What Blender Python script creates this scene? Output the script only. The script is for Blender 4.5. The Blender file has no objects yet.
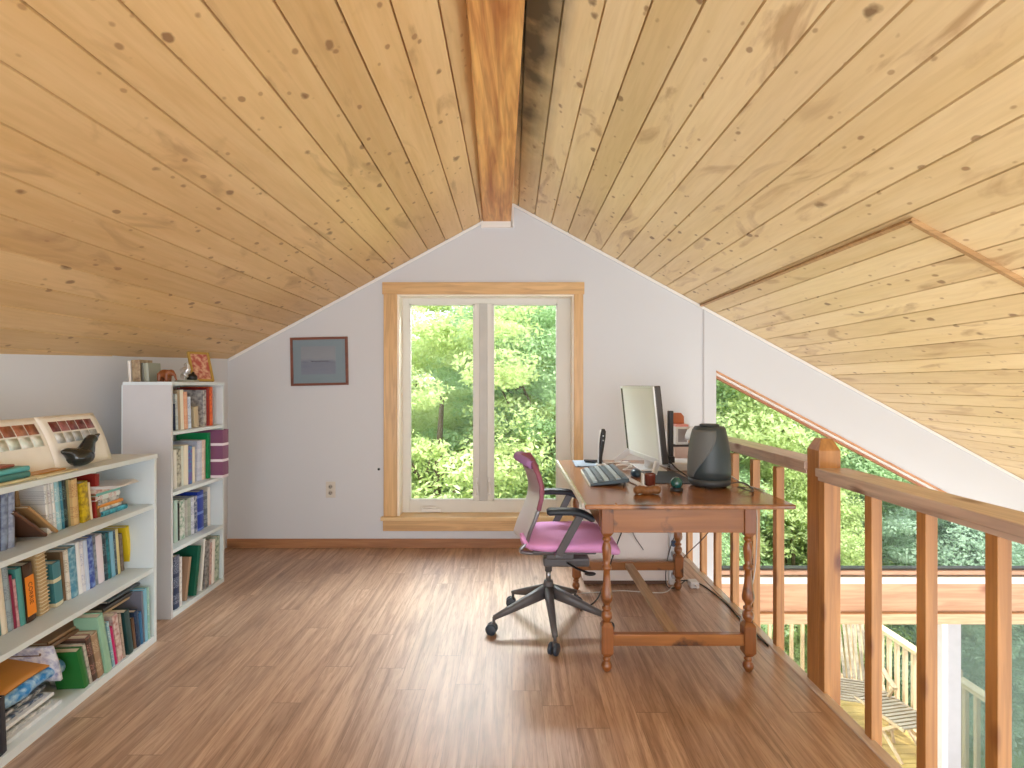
import bpy, bmesh, math, random
import numpy as np
from mathutils import Vector, Matrix, Euler
PI = math.pi
random.seed(7)
SC = bpy.context.scene
COL = SC.collection

def srgb(r, g, b):
    def f(c):
        c /= 255.0
        return c/12.92 if c <= .04045 else ((c+.055)/1.055)**2.4
    return (f(r), f(g), f(b), 1.0)

# ------------------------------------------------------------------ camera, sky, sun, exposure
CAM_Z = 1.32; FPX = 540.0
cam_d = bpy.data.cameras.new('camera'); cam = bpy.data.objects.new('camera', cam_d); COL.objects.link(cam)
cam.location = (0, 0, CAM_Z); cam.rotation_euler = (PI/2, 0, 0)
cam_d.sensor_width = 36; cam_d.lens = 36*FPX/1024; cam_d.shift_y = 1/1024; cam_d.clip_start = .02; cam_d.clip_end = 300
SC.camera = cam

w = bpy.data.worlds.new('sky'); SC.world = w; w.use_nodes = True
nt = w.node_tree; bg = nt.nodes['Background']
tc = nt.nodes.new('ShaderNodeTexCoord'); sp = nt.nodes.new('ShaderNodeSeparateXYZ'); cr = nt.nodes.new('ShaderNodeValToRGB')
nt.links.new(tc.outputs['Generated'], sp.inputs[0]); nt.links.new(sp.outputs['Z'], cr.inputs[0])
cr.color_ramp.elements[0].position = 0.0; cr.color_ramp.elements[0].color = (.93, .96, 1, 1)
cr.color_ramp.elements[1].position = .6; cr.color_ramp.elements[1].color = (.72, .82, 1.0, 1)
nt.links.new(cr.outputs[0], bg.inputs[0]); bg.inputs[1].default_value = 2.3

sun_d = bpy.data.lights.new('sun', 'SUN'); sun = bpy.data.objects.new('sun', sun_d); COL.objects.link(sun)
sun_d.energy = 3.1; sun_d.angle = R = math.radians(3); sun_d.color = (1, .95, .86)
sun.rotation_euler = Euler((math.radians(38), 0, math.radians(35)))      # shines from behind the house, high up

SC.view_settings.view_transform = 'Standard'; SC.view_settings.look = 'None'
SC.view_settings.gamma = 1; SC.view_settings.use_curve_mapping = False
SC.view_settings.exposure = 0.75
SC.cycles.use_denoising = True
SC.cycles.max_bounces = 10; SC.cycles.diffuse_bounces = 6; SC.cycles.transparent_max_bounces = 12
SC.cycles.sample_clamp_indirect = 6
def area_light(name, loc, rot, sx, sy, power, color):
    d = bpy.data.lights.new(name, 'AREA'); d.shape = 'RECTANGLE'; d.size = sx; d.size_y = sy; d.energy = power; d.color = color
    o = bpy.data.objects.new(name, d); COL.objects.link(o); o.location = loc; o.rotation_euler = rot
    return o
area_light('rear_fill', (-.4, -2.2, 1.25), (PI/2+.25, 0, PI), 4.2, 1.9, 22, (.93, .97, 1)).rotation_euler = (math.radians(98), 0, math.radians(14))  # unseen fill panel added behind the camera to brighten the room

area_light('right_ceiling_fill', (3.1, 2.3, -2.2), (PI, 0, 0), 2.2, 3.0, 40, (1, .88, .74))     # unseen fill added below the open side to warm the right ceiling
o_ = area_light('gable_ceiling_fill', (-.2, 4.98, -.25), (0, 0, 0), 1.5, .7, 26, (1, .9, .74))  # fill added outside, aimed up to make the ceiling glow near the gable
o_.rotation_euler = (Vector((-.2, 3.4, 2.3))-o_.location).to_track_quat('-Z', 'Y').to_euler()
o_ = area_light('floor_sheen_fill', (-.2, 5.5, 3.05), (0, 0, 0), 2.2, .9, 300, (.95, .98, 1))  # fill added above the window to brighten the floor and its sheen
o_.rotation_euler = (Vector((0, 2.6, 0))-o_.location).to_track_quat('-Z', 'Y').to_euler()

# ------------------------------------------------------------------ materials
MATS = {}
def new_mat(name):
    m = bpy.data.materials.new(name); m.use_nodes = True
    n = m.node_tree; n.nodes.clear()
    out = n.nodes.new('ShaderNodeOutputMaterial'); b = n.nodes.new('ShaderNodeBsdfPrincipled')
    n.links.new(b.outputs[0], out.inputs[0])
    return m, n, b, out
def L(n, a, b): n.links.new(a, b)
def plain(name, c, rough=.5, metal=0., var=.06, scale=8., coat=0., bump=0.):
    if name in MATS: return MATS[name]
    m, n, b, out = new_mat(name)
    c = srgb(*c)
    t = n.nodes.new('ShaderNodeTexCoord'); no = n.nodes.new('ShaderNodeTexNoise'); no.inputs['Scale'].default_value = scale; no.inputs['Detail'].default_value = 4
    L(n, t.outputs['Object'], no.inputs['Vector'])
    mx = n.nodes.new('ShaderNodeMix'); mx.data_type = 'RGBA'
    mx.inputs[6].default_value = tuple(x*(1-var*2) for x in c[:3])+(1,); mx.inputs[7].default_value = tuple(min(1, x*(1+var*2)) for x in c[:3])+(1,)
    L(n, no.outputs[0], mx.inputs[0]); L(n, mx.outputs[2], b.inputs['Base Color'])
    b.inputs['Roughness'].default_value = rough; b.inputs['Metallic'].default_value = metal
    b.inputs['Coat Weight'].default_value = coat
    if bump:
        bp = n.nodes.new('ShaderNodeBump'); bp.inputs['Strength'].default_value = bump; bp.inputs['Distance'].default_value = .002
        n2 = n.nodes.new('ShaderNodeTexNoise'); n2.inputs['Scale'].default_value = scale*30; L(n, t.outputs['Object'], n2.inputs['Vector'])
        L(n, n2.outputs[0], bp.inputs['Height']); L(n, bp.outputs[0], b.inputs['Normal'])
    MATS[name] = m; return m

def ramp(n, pts):
    r = n.nodes.new('ShaderNodeValToRGB'); e = r.color_ramp.elements
    while len(e) < len(pts): e.new(.5)
    for i, (p, c) in enumerate(pts): e[i].position = p; e[i].color = c
    return r
def math_node(n, op, a=None, b=None):
    m = n.nodes.new('ShaderNodeMath'); m.operation = op
    for i, v in ((0, a), (1, b)):
        if v is None: continue
        if isinstance(v, (int, float)): m.inputs[i].default_value = v
        else: L(n, v, m.inputs[i])
    return m.outputs[0]
def mixc(n, fac, a, b, mode='MIX'):
    m = n.nodes.new('ShaderNodeMix'); m.data_type = 'RGBA'; m.blend_type = mode
    for i, v in ((0, fac), (6, a), (7, b)):
        if isinstance(v, (int, float, tuple)): m.inputs[i].default_value = v
        else: L(n, v, m.inputs[i])
    return m.outputs[2]

def wood(name, c1, c2, c3=None, axis='Z', fine=40., rough=.45, coat=0., knots=0., knotc=(70, 40, 20), wear=None):
    """grain runs along AXIS of the object's own coordinates"""
    if name in MATS: return MATS[name]
    m, n, b, out = new_mat(name)
    t = n.nodes.new('ShaderNodeTexCoord'); mp = n.nodes.new('ShaderNodeMapping')
    s = {'X': (.07, 1, 1), 'Y': (1, .07, 1), 'Z': (1, 1, .07)}[axis]
    mp.inputs['Scale'].default_value = s; L(n, t.outputs['Object'], mp.inputs[0])
    n1 = n.nodes.new('ShaderNodeTexNoise'); n1.inputs['Scale'].default_value = fine; n1.inputs['Detail'].default_value = 6; n1.inputs['Distortion'].default_value = 1.2
    L(n, mp.outputs[0], n1.inputs[0])
    n2 = n.nodes.new('ShaderNodeTexNoise'); n2.inputs['Scale'].default_value = fine*.22; n2.inputs['Detail'].default_value = 3; n2.inputs['Distortion'].default_value = 2.5
    L(n, mp.outputs[0], n2.inputs[0])
    r1 = ramp(n, [(.3, srgb(*c1)), (.7, srgb(*c2))]); L(n, n2.outputs[0], r1.inputs[0])
    r2 = ramp(n, [(.35, (.62, .58, .55, 1)), (.6, (1, 1, 1, 1))]); L(n, n1.outputs[0], r2.inputs[0])
    col = mixc(n, .6, r1.outputs[0], r2.outputs[0], 'MULTIPLY')
    if knots:
        v = n.nodes.new('ShaderNodeTexVoronoi'); v.inputs['Scale'].default_value = knots
        mp2 = n.nodes.new('ShaderNodeMapping'); mp2.inputs['Scale'].default_value = {'X': (.5, 1, 1), 'Y': (1, .5, 1), 'Z': (1, 1, .5)}[axis]
        L(n, t.outputs['Object'], mp2.inputs[0]); L(n, mp2.outputs[0], v.inputs['Vector'])
        r3 = ramp(n, [(.04, (1, 1, 1, 1)), (.13, (0, 0, 0, 1))]); L(n, v.outputs['Distance'], r3.inputs[0])
        col = mixc(n, r3.outputs[0], col, srgb(*knotc))
    if wear:
        n4 = n.nodes.new('ShaderNodeTexNoise'); n4.inputs['Scale'].default_value = wear[1]; n4.inputs['Detail'].default_value = 5
        L(n, t.outputs['Object'], n4.inputs[0])
        r4 = ramp(n, [(wear[2], (0, 0, 0, 1)), (wear[2]+.08, (1, 1, 1, 1))]); L(n, n4.outputs[0], r4.inputs[0])
        col = mixc(n, r4.outputs[0], col, srgb(*wear[0]))
    L(n, col, b.inputs['Base Color'])
    b.inputs['Roughness'].default_value = rough; b.inputs['Coat Weight'].default_value = coat; b.inputs['Coat Roughness'].default_value = .15
    MATS[name] = m; return m

def ceiling_mat(name, base, alt, dirt=False, W=.142, OFF=.029):
    m, n, b, out = new_mat(name)
    t = n.nodes.new('ShaderNodeTexCoord'); s = n.nodes.new('ShaderNodeSeparateXYZ'); L(n, t.outputs['Object'], s.inputs[0])
    k = math_node(n, 'FLOOR', math_node(n, 'DIVIDE', math_node(n, 'ADD', math_node(n, 'ABSOLUTE', s.outputs['X']), OFF), W))
    wn = n.nodes.new('ShaderNodeTexWhiteNoise'); wn.noise_dimensions = '1D'; L(n, k, wn.inputs['W'])
    cmb = n.nodes.new('ShaderNodeCombineXYZ')
    L(n, math_node(n, 'MULTIPLY', s.outputs['X'], 1.0), cmb.inputs[0])
    L(n, math_node(n, 'ADD', math_node(n, 'MULTIPLY', s.outputs['Y'], .07), math_node(n, 'MULTIPLY', wn.outputs[0], 7.)), cmb.inputs[1])
    L(n, math_node(n, 'MULTIPLY', k, 3.7), cmb.inputs[2])
    n1 = n.nodes.new('ShaderNodeTexNoise'); n1.inputs['Scale'].default_value = 60; n1.inputs['Detail'].default_value = 5; n1.inputs['Distortion'].default_value = .6; L(n, cmb.outputs[0], n1.inputs[0])
    n2 = n.nodes.new('ShaderNodeTexNoise'); n2.inputs['Scale'].default_value = 9; n2.inputs['Detail'].default_value = 3; n2.inputs['Distortion'].default_value = 1.5; L(n, cmb.outputs[0], n2.inputs[0])
    r1 = ramp(n, [(.3, srgb(*base)), (.7, srgb(*alt))]); L(n, n2.outputs[0], r1.inputs[0])
    r2 = ramp(n, [(.38, (.93, .915, .88, 1)), (.58, (1, 1, 1, 1))]); L(n, n1.outputs[0], r2.inputs[0])
    col = mixc(n, .8, r1.outputs[0], r2.outputs[0], 'MULTIPLY')
    pv = ramp(n, [(0, (.84, .81, .76, 1)), (1, (1.0, 1.0, 1.0, 1))]); L(n, wn.outputs[0], pv.inputs[0])
    col = mixc(n, 1., col, pv.outputs[0], 'MULTIPLY')
    # knots: round dots in voronoi cells, stretched along the board
    cm2 = n.nodes.new('ShaderNodeCombineXYZ'); L(n, s.outputs['X'], cm2.inputs[0]); L(n, math_node(n, 'MULTIPLY', s.outputs['Y'], .62), cm2.inputs[1])
    L(n, math_node(n, 'MULTIPLY', k, 1.31), cm2.inputs[2])
    nz = n.nodes.new('ShaderNodeTexNoise'); nz.inputs['Scale'].default_value = 25; L(n, t.outputs['Object'], nz.inputs[0])
    for sc_, a_, b_, kc, f in ((3.6, .035, .075, (112, 80, 50), .8), (6.3, .06, .10, (124, 84, 50), .8), (10.5, .075, .12, (136, 92, 54), .7), (16., .07, .13, (150, 104, 62), .55)):
        v = n.nodes.new('ShaderNodeTexVoronoi'); v.inputs['Scale'].default_value = sc_; L(n, cm2.outputs[0], v.inputs['Vector'])
        d = math_node(n, 'ADD', v.outputs['Distance'], math_node(n, 'MULTIPLY', math_node(n, 'SUBTRACT', nz.outputs[0], .5), .12))
        r3 = ramp(n, [(a_, (f, f, f, 1)), (b_, (0, 0, 0, 1))]); L(n, d, r3.inputs[0])
        col = mixc(n, r3.outputs[0], col, srgb(*kc))
    # feathery darker flames in the grain
    cm3 = n.nodes.new('ShaderNodeCombineXYZ'); L(n, s.outputs['X'], cm3.inputs[0]); L(n, math_node(n, 'MULTIPLY', s.outputs['Y'], .3), cm3.inputs[1]); L(n, k, cm3.inputs[2])
    n5 = n.nodes.new('ShaderNodeTexNoise'); n5.inputs['Scale'].default_value = 7; n5.inputs['Detail'].default_value = 6; n5.inputs['Distortion'].default_value = 1.; L(n, cm3.outputs[0], n5.inputs[0])
    r5 = ramp(n, [(.58, (0, 0, 0, 1)), (.70, (.6, .6, .6, 1))]); L(n, n5.outputs[0], r5.inputs[0])
    col = mixc(n, r5.outputs[0], col, srgb(168, 128, 84))
    if dirt:   # old grey mould stain on the first board beside the ridge beam
        e = math_node(n, 'MULTIPLY', math_node(n, 'SUBTRACT', .2, s.outputs['X']), 12.); e = n.nodes.new('ShaderNodeMapRange')
        e.inputs['From Min'].default_value = .24; e.inputs['From Max'].default_value = .10; L(n, s.outputs['X'], e.inputs['Value'])
        e2 = n.nodes.new('ShaderNodeMapRange'); e2.inputs['From Min'].default_value = 3.9; e2.inputs['From Max'].default_value = 2.1; L(n, s.outputs['Y'], e2.inputs['Value'])
        n6 = n.nodes.new('ShaderNodeTexNoise'); n6.inputs['Scale'].default_value = 6; n6.inputs['Detail'].default_value = 5; L(n, t.outputs['Object'], n6.inputs[0])
        f = math_node(n, 'MULTIPLY', math_node(n, 'MULTIPLY', e.outputs[0], e2.outputs[0]), math_node(n, 'MULTIPLY', n6.outputs[0], 2.6))
        f.node.use_clamp = True
        col = mixc(n, f, col, srgb(84, 76, 62))
    L(n, col, b.inputs['Base Color']); b.inputs['Roughness'].default_value = .42
    return m

def floor_mat():
    m, n, b, out = new_mat('laminate_floor')
    t = n.nodes.new('ShaderNodeTexCoord'); s = n.nodes.new('ShaderNodeSeparateXYZ'); L(n, t.outputs['Object'], s.inputs[0])
    W = .125; LEN = 1.25
    k = math_node(n, 'FLOOR', math_node(n, 'DIVIDE', math_node(n, 'ADD', s.outputs['X'], 10.), W))
    wn = n.nodes.new('ShaderNodeTexWhiteNoise'); wn.noise_dimensions = '1D'; L(n, k, wn.inputs['W'])
    yy = math_node(n, 'ADD', math_node(n, 'DIVIDE', s.outputs['Y'], LEN), math_node(n, 'MULTIPLY', wn.outputs[0], 5.))
    j = math_node(n, 'FLOOR', yy)
    w2 = n.nodes.new('ShaderNodeTexWhiteNoise'); w2.noise_dimensions = '2D'
    c0 = n.nodes.new('ShaderNodeCombineXYZ'); L(n, k, c0.inputs[0]); L(n, j, c0.inputs[1]); L(n, c0.outputs[0], w2.inputs['Vector'])
    cmb = n.nodes.new('ShaderNodeCombineXYZ'); L(n, s.outputs['X'], cmb.inputs[0])
    L(n, math_node(n, 'MULTIPLY', s.outputs['Y'], .06), cmb.inputs[1]); L(n, math_node(n, 'MULTIPLY', w2.outputs[0], 9.), cmb.inputs[2])
    n1 = n.nodes.new('ShaderNodeTexNoise'); n1.inputs['Scale'].default_value = 95; n1.inputs['Detail'].default_value = 7; n1.inputs['Distortion'].default_value = 1.6; L(n, cmb.outputs[0], n1.inputs[0])
    n2 = n.nodes.new('ShaderNodeTexNoise'); n2.inputs['Scale'].default_value = 16; n2.inputs['Detail'].default_value = 4; n2.inputs['Distortion'].default_value = 2.; L(n, cmb.outputs[0], n2.inputs[0])
    r1 = ramp(n, [(.3, srgb(148, 118, 95)), (.5, srgb(180, 149, 124)), (.72, srgb(206, 178, 153))]); L(n, n2.outputs[0], r1.inputs[0])
    r2 = ramp(n, [(.36, (.68, .60, .54, 1)), (.52, (1, 1, 1, 1))]); L(n, n1.outputs[0], r2.inputs[0])
    col = mixc(n, .75, r1.outputs[0], r2.outputs[0], 'MULTIPLY')
    pv = ramp(n, [(0, (.88, .86, .85, 1)), (1, (1.06, 1.04, 1.03, 1))]); L(n, w2.outputs[0], pv.inputs[0])
    col = mixc(n, 1., col, pv.outputs[0], 'MULTIPLY')
    fx = math_node(n, 'FRACT', math_node(n, 'DIVIDE', math_node(n, 'ADD', s.outputs['X'], 10.), W)); fy = math_node(n, 'FRACT', yy)
    seam = math_node(n, 'MAXIMUM', math_node(n, 'LESS_THAN', fx, .012), math_node(n, 'LESS_THAN', fy, .0025))
    col = mixc(n, math_node(n, 'MULTIPLY', seam, .6), col, srgb(70, 45, 32))
    c4 = n.nodes.new('ShaderNodeCombineXYZ'); L(n, s.outputs['X'], c4.inputs[0]); L(n, math_node(n, 'MULTIPLY', s.outputs['Y'], .35), c4.inputs[1])
    v = n.nodes.new('ShaderNodeTexVoronoi'); v.inputs['Scale'].default_value = 4.5; L(n, c4.outputs[0], v.inputs['Vector'])
    d = math_node(n, 'ADD', v.outputs['Distance'], math_node(n, 'MULTIPLY', math_node(n, 'SUBTRACT', n1.outputs[0], .5), .25))
    r3 = ramp(n, [(.02, (.7, .7, .7, 1)), (.10, (0, 0, 0, 1))]); L(n, d, r3.inputs[0])
    col = mixc(n, r3.outputs[0], col, srgb(88, 58, 38))
    L(n, col, b.inputs['Base Color']); b.inputs['Roughness'].default_value = .42; b.inputs['Specular IOR Level'].default_value = .8; b.inputs['Coat Weight'].default_value = .25; b.inputs['Coat Roughness'].default_value = .35
    return m

def glass_mat(name, tint=(1, 1, 1, 1), haze=0., hazec=(150, 165, 160)):
    m = bpy.data.materials.new(name); m.use_nodes = True; n = m.node_tree; n.nodes.clear()
    out = n.nodes.new('ShaderNodeOutputMaterial'); tr = n.nodes.new('ShaderNodeBsdfTransparent'); gl = n.nodes.new('ShaderNodeBsdfGlossy')
    gl.inputs['Roughness'].default_value = .02; tr.inputs[0].default_value = tint
    fr = n.nodes.new('ShaderNodeFresnel'); fr.inputs[0].default_value = 1.16
    mx = n.nodes.new('ShaderNodeMixShader'); L(n, fr.outputs[0], mx.inputs[0]); L(n, tr.outputs[0], mx.inputs[1]); L(n, gl.outputs[0], mx.inputs[2])
    last = mx
    if haze:
        df = n.nodes.new('ShaderNodeBsdfDiffuse'); df.inputs[0].default_value = srgb(*hazec)
        tl = n.nodes.new('ShaderNodeBsdfTranslucent'); tl.inputs[0].default_value = srgb(*hazec)
        ad = n.nodes.new('ShaderNodeMixShader'); ad.inputs[0].default_value = .6; L(n, df.outputs[0], ad.inputs[1]); L(n, tl.outputs[0], ad.inputs[2])
        m2 = n.nodes.new('ShaderNodeMixShader'); m2.inputs[0].default_value = haze; L(n, mx.outputs[0], m2.inputs[1]); L(n, ad.outputs[0], m2.inputs[2]); last = m2
    L(n, last.outputs[0], out.inputs[0]); return m

def leaf_mat(name, ca, cb, cc):
    m = bpy.data.materials.new(name); m.use_nodes = True; n = m.node_tree; n.nodes.clear()
    out = n.nodes.new('ShaderNodeOutputMaterial')
    t = n.nodes.new('ShaderNodeTexCoord'); no = n.nodes.new('ShaderNodeTexNoise'); no.inputs['Scale'].default_value = .9; no.inputs['Detail'].default_value = 6; no.inputs['Roughness'].default_value = .75
    L(n, t.outputs['Object'], no.inputs[0])
    r = ramp(n, [(.3, srgb(*ca)), (.5, srgb(*cb)), (.68, srgb(*cc))]); L(n, no.outputs[0], r.inputs[0])
    df = n.nodes.new('ShaderNodeBsdfDiffuse'); tl = n.nodes.new('ShaderNodeBsdfTranslucent')
    L(n, r.outputs[0], df.inputs[0]); L(n, r.outputs[0], tl.inputs[0])
    mx = n.nodes.new('ShaderNodeMixShader'); mx.inputs[0].default_value = .5; L(n, df.outputs[0], mx.inputs[1]); L(n, tl.outputs[0], mx.inputs[2])
    L(n, mx.outputs[0], out.inputs[0]); return m

def book_mat(c, c2=None, style=0):
    """0 plain cloth, 1 bands, 2 printed spine (illegible marks), 3 mottled picture cover"""
    key = ('bk', c, c2, style)
    if key in MATS: return MATS[key]
    m, n, b, out = new_mat('book_cover'); c2 = c2 or tuple(min(255, int(x*.5+120)) for x in c)
    t = n.nodes.new('ShaderNodeTexCoord'); s = n.nodes.new('ShaderNodeSeparateXYZ'); L(n, t.outputs['Object'], s.inputs[0])
    col = srgb(*c)
    if style == 1:
        f = math_node(n, 'FRACT', math_node(n, 'MULTIPLY', s.outputs['Z'], 9.5))
        f = math_node(n, 'LESS_THAN', f, .16); o = mixc(n, f, col, srgb(*c2)); L(n, o, b.inputs[0])
    elif style == 2:
        mp = n.nodes.new('ShaderNodeMapping'); mp.inputs['Scale'].default_value = (0, 170, 330); L(n, t.outputs['Object'], mp.inputs[0])
        no = n.nodes.new('ShaderNodeTexNoise'); no.inputs['Scale'].default_value = 1.; no.inputs['Detail'].default_value = 1; L(n, mp.outputs[0], no.inputs[0])
        m3 = n.nodes.new('ShaderNodeMapping'); m3.inputs['Scale'].default_value = (0, 0, 14); L(n, t.outputs['Object'], m3.inputs[0])
        n3 = n.nodes.new('ShaderNodeTexNoise'); n3.inputs['Scale'].default_value = 1.; L(n, m3.outputs[0], n3.inputs[0])
        f = math_node(n, 'MULTIPLY', math_node(n, 'GREATER_THAN', no.outputs[0], .52), math_node(n, 'GREATER_THAN', n3.outputs[0], .47))
        f = math_node(n, 'MULTIPLY', f, .6); o = mixc(n, f, col, srgb(*c2)); L(n, o, b.inputs[0])
    elif style == 3:
        no = n.nodes.new('ShaderNodeTexNoise'); no.inputs['Scale'].default_value = 42.; no.inputs['Detail'].default_value = 5; L(n, t.outputs['Object'], no.inputs[0])
        r = ramp(n, [(.40, col), (.75, srgb(*c2))]); L(n, no.outputs[0], r.inputs[0]); L(n, r.outputs[0], b.inputs[0])
    else: b.inputs[0].default_value = col
    b.inputs['Roughness'].default_value = .4
    MATS[key] = m; return m

# ------------------------------------------------------------------ mesh builder
class MB:
    def __init__(s): s.v = []; s.f = []; s.m = []; s.cur = 0; s.sm = []; s.smooth = False
    def add(s, vs, fs):
        o = len(s.v); s.v += [tuple(v) for v in vs]; s.f += [tuple(i+o for i in f) for f in fs]
        s.m += [s.cur]*len(fs); s.sm += [s.smooth]*len(fs); return s
    def box(s, x0, x1, y0, y1, z0, z1, M=None):
        vs = [Vector((x, y, z)) for z in (z0, z1) for y in (y0, y1) for x in (x0, x1)]
        if M is not None: vs = [M @ v for v in vs]
        return s.add(vs, [(0, 2, 3, 1), (4, 5, 7, 6), (0, 1, 5, 4), (2, 6, 7, 3), (0, 4, 6, 2), (1, 3, 7, 5)])
    def bar(s, a, b, wx, wz, up=(0, 0, 1)):
        """rectangular bar from a to b; wz measured towards UP"""
        a = Vector(a); b = Vector(b); d = (b-a).normalized(); u = Vector(up); sd = d.cross(u)
        if sd.length < 1e-5: sd = d.cross(Vector((1, 0, 0)))
        sd.normalize(); u = sd.cross(d)
        vs = []
        for p in (a, b):
            for i, j in ((-1, -1), (1, -1), (1, 1), (-1, 1)): vs.append(p+sd*(i*wx/2)+u*(j*wz/2))
        return s.add(vs, [(0, 1, 2, 3)[::-1], (4, 5, 6, 7), (0, 1, 5, 4), (1, 2, 6, 5), (2, 3, 7, 6), (3, 0, 4, 7)])
    def sweep(s, pts, rad, n=10, up=(0, 0, 1), sq=None):
        """tube along PTS; rad: number, list, or list of (side, up) radii; sq: superellipse power"""
        P = [Vector(p) for p in pts]; k = len(P)
        R_ = rad if isinstance(rad, (list, tuple)) and not (isinstance(rad, tuple) and len(rad) == 2) else [rad]*k
        vs = []; up = Vector(up); prev = None
        for i, p in enumerate(P):
            d = (P[min(i+1, k-1)]-P[max(i-1, 0)]).normalized()
            if prev is None:
                sd = d.cross(up)
                if sd.length < 1e-4: sd = d.cross(Vector((0, 1, 0)))
            else: sd = prev - d*prev.dot(d)
            sd.normalize(); prev = sd; u = sd.cross(d)
            r = R_[i]; rx, ry = (r if isinstance(r, (list, tuple)) else (r, r))
            for j in range(n):
                a = 2*PI*j/n; ca, sa = math.cos(a), math.sin(a)
                if sq: ca = math.copysign(abs(ca)**sq, ca); sa = math.copysign(abs(sa)**sq, sa)
                vs.append(p+sd*(rx*ca)+u*(ry*sa))
        fs = [(i*n+j, i*n+(j+1) % n, (i+1)*n+(j+1) % n, (i+1)*n+j) for i in range(k-1) for j in range(n)]
        fs += [tuple(range(n))[::-1], tuple(range((k-1)*n, k*n))]
        o = s.smooth; s.smooth = True; s.add(vs, fs); s.smooth = o; return s
    def lathe(s, prof, c=(0, 0, 0), n=20, M=None, sy=1.):
        """prof: (r, z) from bottom to top"""
        c = Vector(c); vs = []
        for r, z in prof:
            for j in range(n):
                a = 2*PI*j/n; v = Vector((r*math.cos(a), r*sy*math.sin(a), z))
                vs.append((M @ v if M is not None else v)+c)
        k = len(prof)
        fs = [(i*n+j, i*n+(j+1) % n, (i+1)*n+(j+1) % n, (i+1)*n+j) for i in range(k-1) for j in range(n)]
        fs += [tuple(range(n))[::-1], tuple(range((k-1)*n, k*n))]
        o = s.smooth; s.smooth = True; s.add(vs, fs); s.smooth = o; return s
    def ball(s, c, r, n=14, m=9, M=None):
        rx, ry, rz = r if isinstance(r, (tuple, list)) else (r, r, r)
        c = Vector(c); vs = []
        for i in range(1, m):
            th = PI*i/m
            for j in range(n):
                a = 2*PI*j/n; v = Vector((rx*math.sin(th)*math.cos(a), ry*math.sin(th)*math.sin(a), -rz*math.cos(th)))
                vs.append((M @ v if M is not None else v)+c)
        v0 = Vector((0, 0, -rz)); v1 = Vector((0, 0, rz))
        if M is not None: v0 = M @ v0; v1 = M @ v1
        vs += [v0+c, v1+c]; b0 = len(vs)-2
        fs = [(i*n+j, i*n+(j+1) % n, (i+1)*n+(j+1) % n, (i+1)*n+j) for i in range(m-2) for j in range(n)]
        fs += [(b0, (j+1) % n, j) for j in range(n)] + [((m-2)*n+j, (m-2)*n+(j+1) % n, b0+1) for j in range(n)]
        o = s.smooth; s.smooth = True; s.add(vs, fs); s.smooth = o; return s
    def prism(s, poly, y0, y1, plane='XZ'):
        """poly in the named plane, extruded along the third axis from y0 to y1"""
        f = {'XZ': lambda a, b, t: (a, t, b), 'XY': lambda a, b, t: (a, b, t), 'YZ': lambda a, b, t: (t, a, b)}[plane]
        k = len(poly)
        vs = [f(a, b, y0) for a, b in poly]+[f(a, b, y1) for a, b in poly]
        fs = [tuple(range(k)), tuple(range(k, 2*k))[::-1]]+[(i, k+i, k+(i+1) % k, (i+1) % k) for i in range(k)]
        return s.add(vs, fs)
    def grid(s, fn, nu, nv, thick=None):
        vs = [fn(i/(nu-1), j/(nv-1)) for i in range(nu) for j in range(nv)]
        fs = [(i*nv+j, (i+1)*nv+j, (i+1)*nv+j+1, i*nv+j+1) for i in range(nu-1) for j in range(nv-1)]
        o = s.smooth; s.smooth = True; s.add(vs, fs); s.smooth = o; return s
    def build(s, name, mat, parent=None, bevel=0., seg=2, solid=0., subsurf=0, remesh=0., loc=None):
        mats = mat if isinstance(mat, (list, tuple)) else [mat]
        me = bpy.data.meshes.new(name); V = [Vector(v) for v in s.v]
        o = bpy.data.objects.new(name, me); COL.objects.link(o)
        if parent is not None:
            W = Matrix.Identity(4); p = parent
            while p is not None: W = p.matrix_basis @ W; p = p.parent
            Wi = W.inverted(); V = [Wi @ v for v in V]; o.parent = parent
        elif loc != 'origin':
            if loc is None:
                xs = [v.x for v in V]; ys = [v.y for v in V]; zs = [v.z for v in V]
                loc = ((min(xs)+max(xs))/2, (min(ys)+max(ys))/2, min(zs))
            Lc = Vector(loc); V = [v-Lc for v in V]; o.location = Lc
        me.from_pydata([tuple(v) for v in V], [], s.f)
        for m_ in mats: me.materials.append(m_)
        for p, mi, sm in zip(me.polygons, s.m, s.sm): p.material_index = mi; p.use_smooth = sm
        me.update()
        bm = bmesh.new(); bm.from_mesh(me); bmesh.ops.recalc_face_normals(bm, faces=bm.faces) if not solid else None; bm.to_mesh(me); bm.free()
        if remesh:
            md = o.modifiers.new('remesh', 'REMESH'); md.mode = 'VOXEL'; md.voxel_size = remesh; md.use_smooth_shade = True
            md = o.modifiers.new('smooth', 'SMOOTH'); md.iterations = 4
        if solid:
            md = o.modifiers.new('solid', 'SOLIDIFY'); md.thickness = solid; md.offset = 0
        if bevel:
            md = o.modifiers.new('bevel', 'BEVEL'); md.width = bevel; md.segments = seg; md.limit_method = 'ANGLE'; md.angle_limit = math.radians(40)
            md.harden_normals = False
        if subsurf:
            md = o.modifiers.new('sub', 'SUBSURF'); md.levels = subsurf; md.render_levels = subsurf
        return o
def tag(o, label=None, cat=None, group=None, kind=None):
    if label: o['label'] = label
    if cat: o['category'] = cat
    if group: o['group'] = group
    if kind: o['kind'] = kind
    return o
def thing(name, label, cat, loc=(0, 0, 0), rotz=0, group=None, rot=None):
    o = bpy.data.objects.new(name, None); COL.objects.link(o); o.location = loc
    o.rotation_euler = rot if rot else (0, 0, rotz); o.empty_display_size = .1
    return tag(o, label, cat, group)
def wmat(o):
    W = Matrix.Identity(4)
    while o is not None: W = o.matrix_basis @ W; o = o.parent
    return W
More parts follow.
